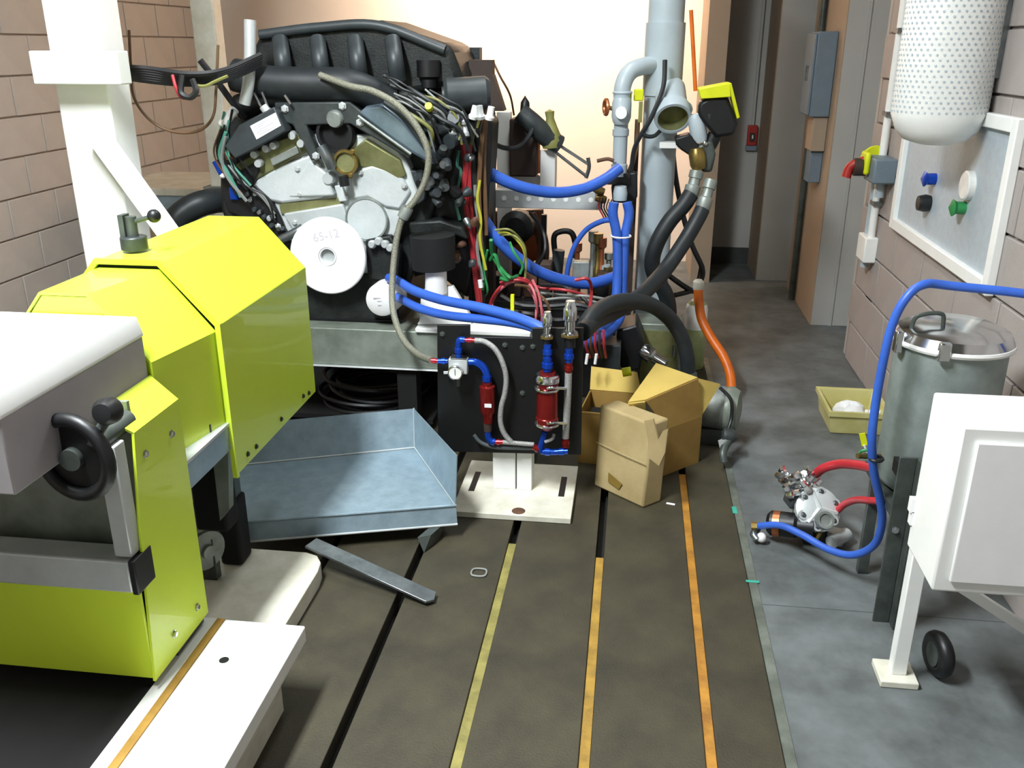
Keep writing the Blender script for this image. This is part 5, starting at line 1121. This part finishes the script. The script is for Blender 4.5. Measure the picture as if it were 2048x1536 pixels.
r1 = hose('red_hose', 'thick red hose joining pump top to the tank post', 'hose', [P(1632, 948, 2.86), P(1648, 936, 2.82), P(1680, 928, 2.76), P(1715, 930, 2.66), P(1745, 936, 2.56), P(1775, 940, 2.47)], .0155, 'red_hose', seg=12)
part('hose_nozzle', cyl(B(), P(1632, 948, 2.86), P(1612, 968, 2.88), .010, 10, .007), 'chrome', r1)
r2 = hose('red_hose', 'thin red hose joining pump front to the tank post', 'hose', [P(1676, 1020, 2.72), P(1690, 1008, 2.70), P(1712, 1000, 2.64), P(1740, 1001, 2.55), P(1775, 1004, 2.46)], .0115, 'red_hose', seg=12)
part('hose_nozzle', cyl(B(), P(1676, 1020, 2.72), P(1662, 1036, 2.74), .008, 10, .006), 'steel', r2)

# white cabinet on a leg at the right edge
wx = thing('white_cabinet', 'white metal cabinet on a white leg at the right edge', 'cabinet', (.95, 1.95, 0))
lf = F(1782, 1362, 0)
part('leg', box((lf.x - .002, lf.y, .02), (lf.x + .036, lf.y + .036, .42)), 'paint_white', wx, bevel=.003)
part('foot_plate', box((lf.x - .035, lf.y - .03, .0005), (lf.x + .06, lf.y + .065, .02)), 'paint_cream', wx, bevel=.003)
cx0 = P(1832, 1000, 2.0).x
part('body', box((lf.x + .0, lf.y - .06, .42), (lf.x + .46, lf.y + .30, .95)), 'paint_white', wx, bevel=.006) if False else None
pz = [P(1842, 880, 2.1), P(1822, 1080, 2.1)]
part('body', box((P(1832, 980, 2.0).x, 1.80, P(1830, 1090, 2.0).z), (1.15, 2.0, P(1840, 880, 2.0).z + .12)), 'paint_white', wx, bevel=.006)
part('door_panel', box((P(1832, 980, 2.0).x + .03, 1.79, P(1830, 1090, 2.0).z + .03), (1.13, 1.7995, P(1840, 880, 2.0).z + .09)), 'white_plastic', wx, bevel=.004)
part('brace', prism(B(), [V((lf.x + .036, lf.y + .01, .33)), V((1.1, lf.y + .01, .12)), V((1.1, lf.y + .01, .15)), V((lf.x + .036, lf.y + .01, .36))], (0, .02, 0)), 'paint_white', wx)
part('rear_leg', box((1.10, lf.y, .0005), (1.136, lf.y + .036, .42)), 'paint_white', wx)
for yy in (1005, 1030): part('hinge', box((P(1822, yy, 2.0).x - .004, 1.985, P(1822, yy, 2.0).z - .02), (P(1832, yy, 2.0).x, 2.005, P(1822, yy, 2.0).z + .015)), 'white_plastic', wx)
cs = F(1850, 1320, .04)
dr = thing('rubber_wheel', 'black rubber castor wheel at the lower right corner', 'wheel', (cs.x, cs.y, 0))
part('tyre', torus(B(), (cs.x + .03, cs.y, .062), (1, .2, 0), .042, .02, 26, 10), 'black', dr)
part('hub', cyl(B(), (cs.x + .012, cs.y, .062), (cs.x + .048, cs.y + .005, .062), .034, 18), 'steel_dark', dr)

# tape marks beside the bed plate
for lab, (x, y), w_, d_ in (('teal tape scrap beside the bed plate near the box', (1469, 1022), .016, .05), ('teal tape scrap on bed plate edge nearer the camera', (1505, 1165), .04, .012)):
    p_ = F(x, y, 0); solo('tape_mark', box((p_.x - w_ / 2, p_.y - d_ / 2, .0035), (p_.x + w_ / 2, p_.y + d_ / 2, .0045)), 'teal', lab, 'tape')
p_ = F(1332, 1008, 0); solo('paper_scrap', hexa(B(), (p_.x, p_.y, .0004), (.03, -.008, 0), (.003, .012, 0), (0, 0, .001)), 'paper', 'tiny white paper scrap beside the pale carton', 'scrap')

# black cable coil in the dark under the stand
cc_ = V((-1.12, 3.72, .062))
cl_ = thing('cable_coil', 'coiled black cable in the shadow under the engine stand', 'cable', cc_ + V((0, 0, -.011)))
for k in range(6):
    part('coil_turn', torus(B(), cc_ + V((rn.uniform(-.03, .03), rn.uniform(-.02, .02), k * .018)), (rn.uniform(-.06, .06), rn.uniform(-.06, .06), 1), .20 + rn.uniform(-.04, .06), .0095, 40, 6), 'black', cl_)
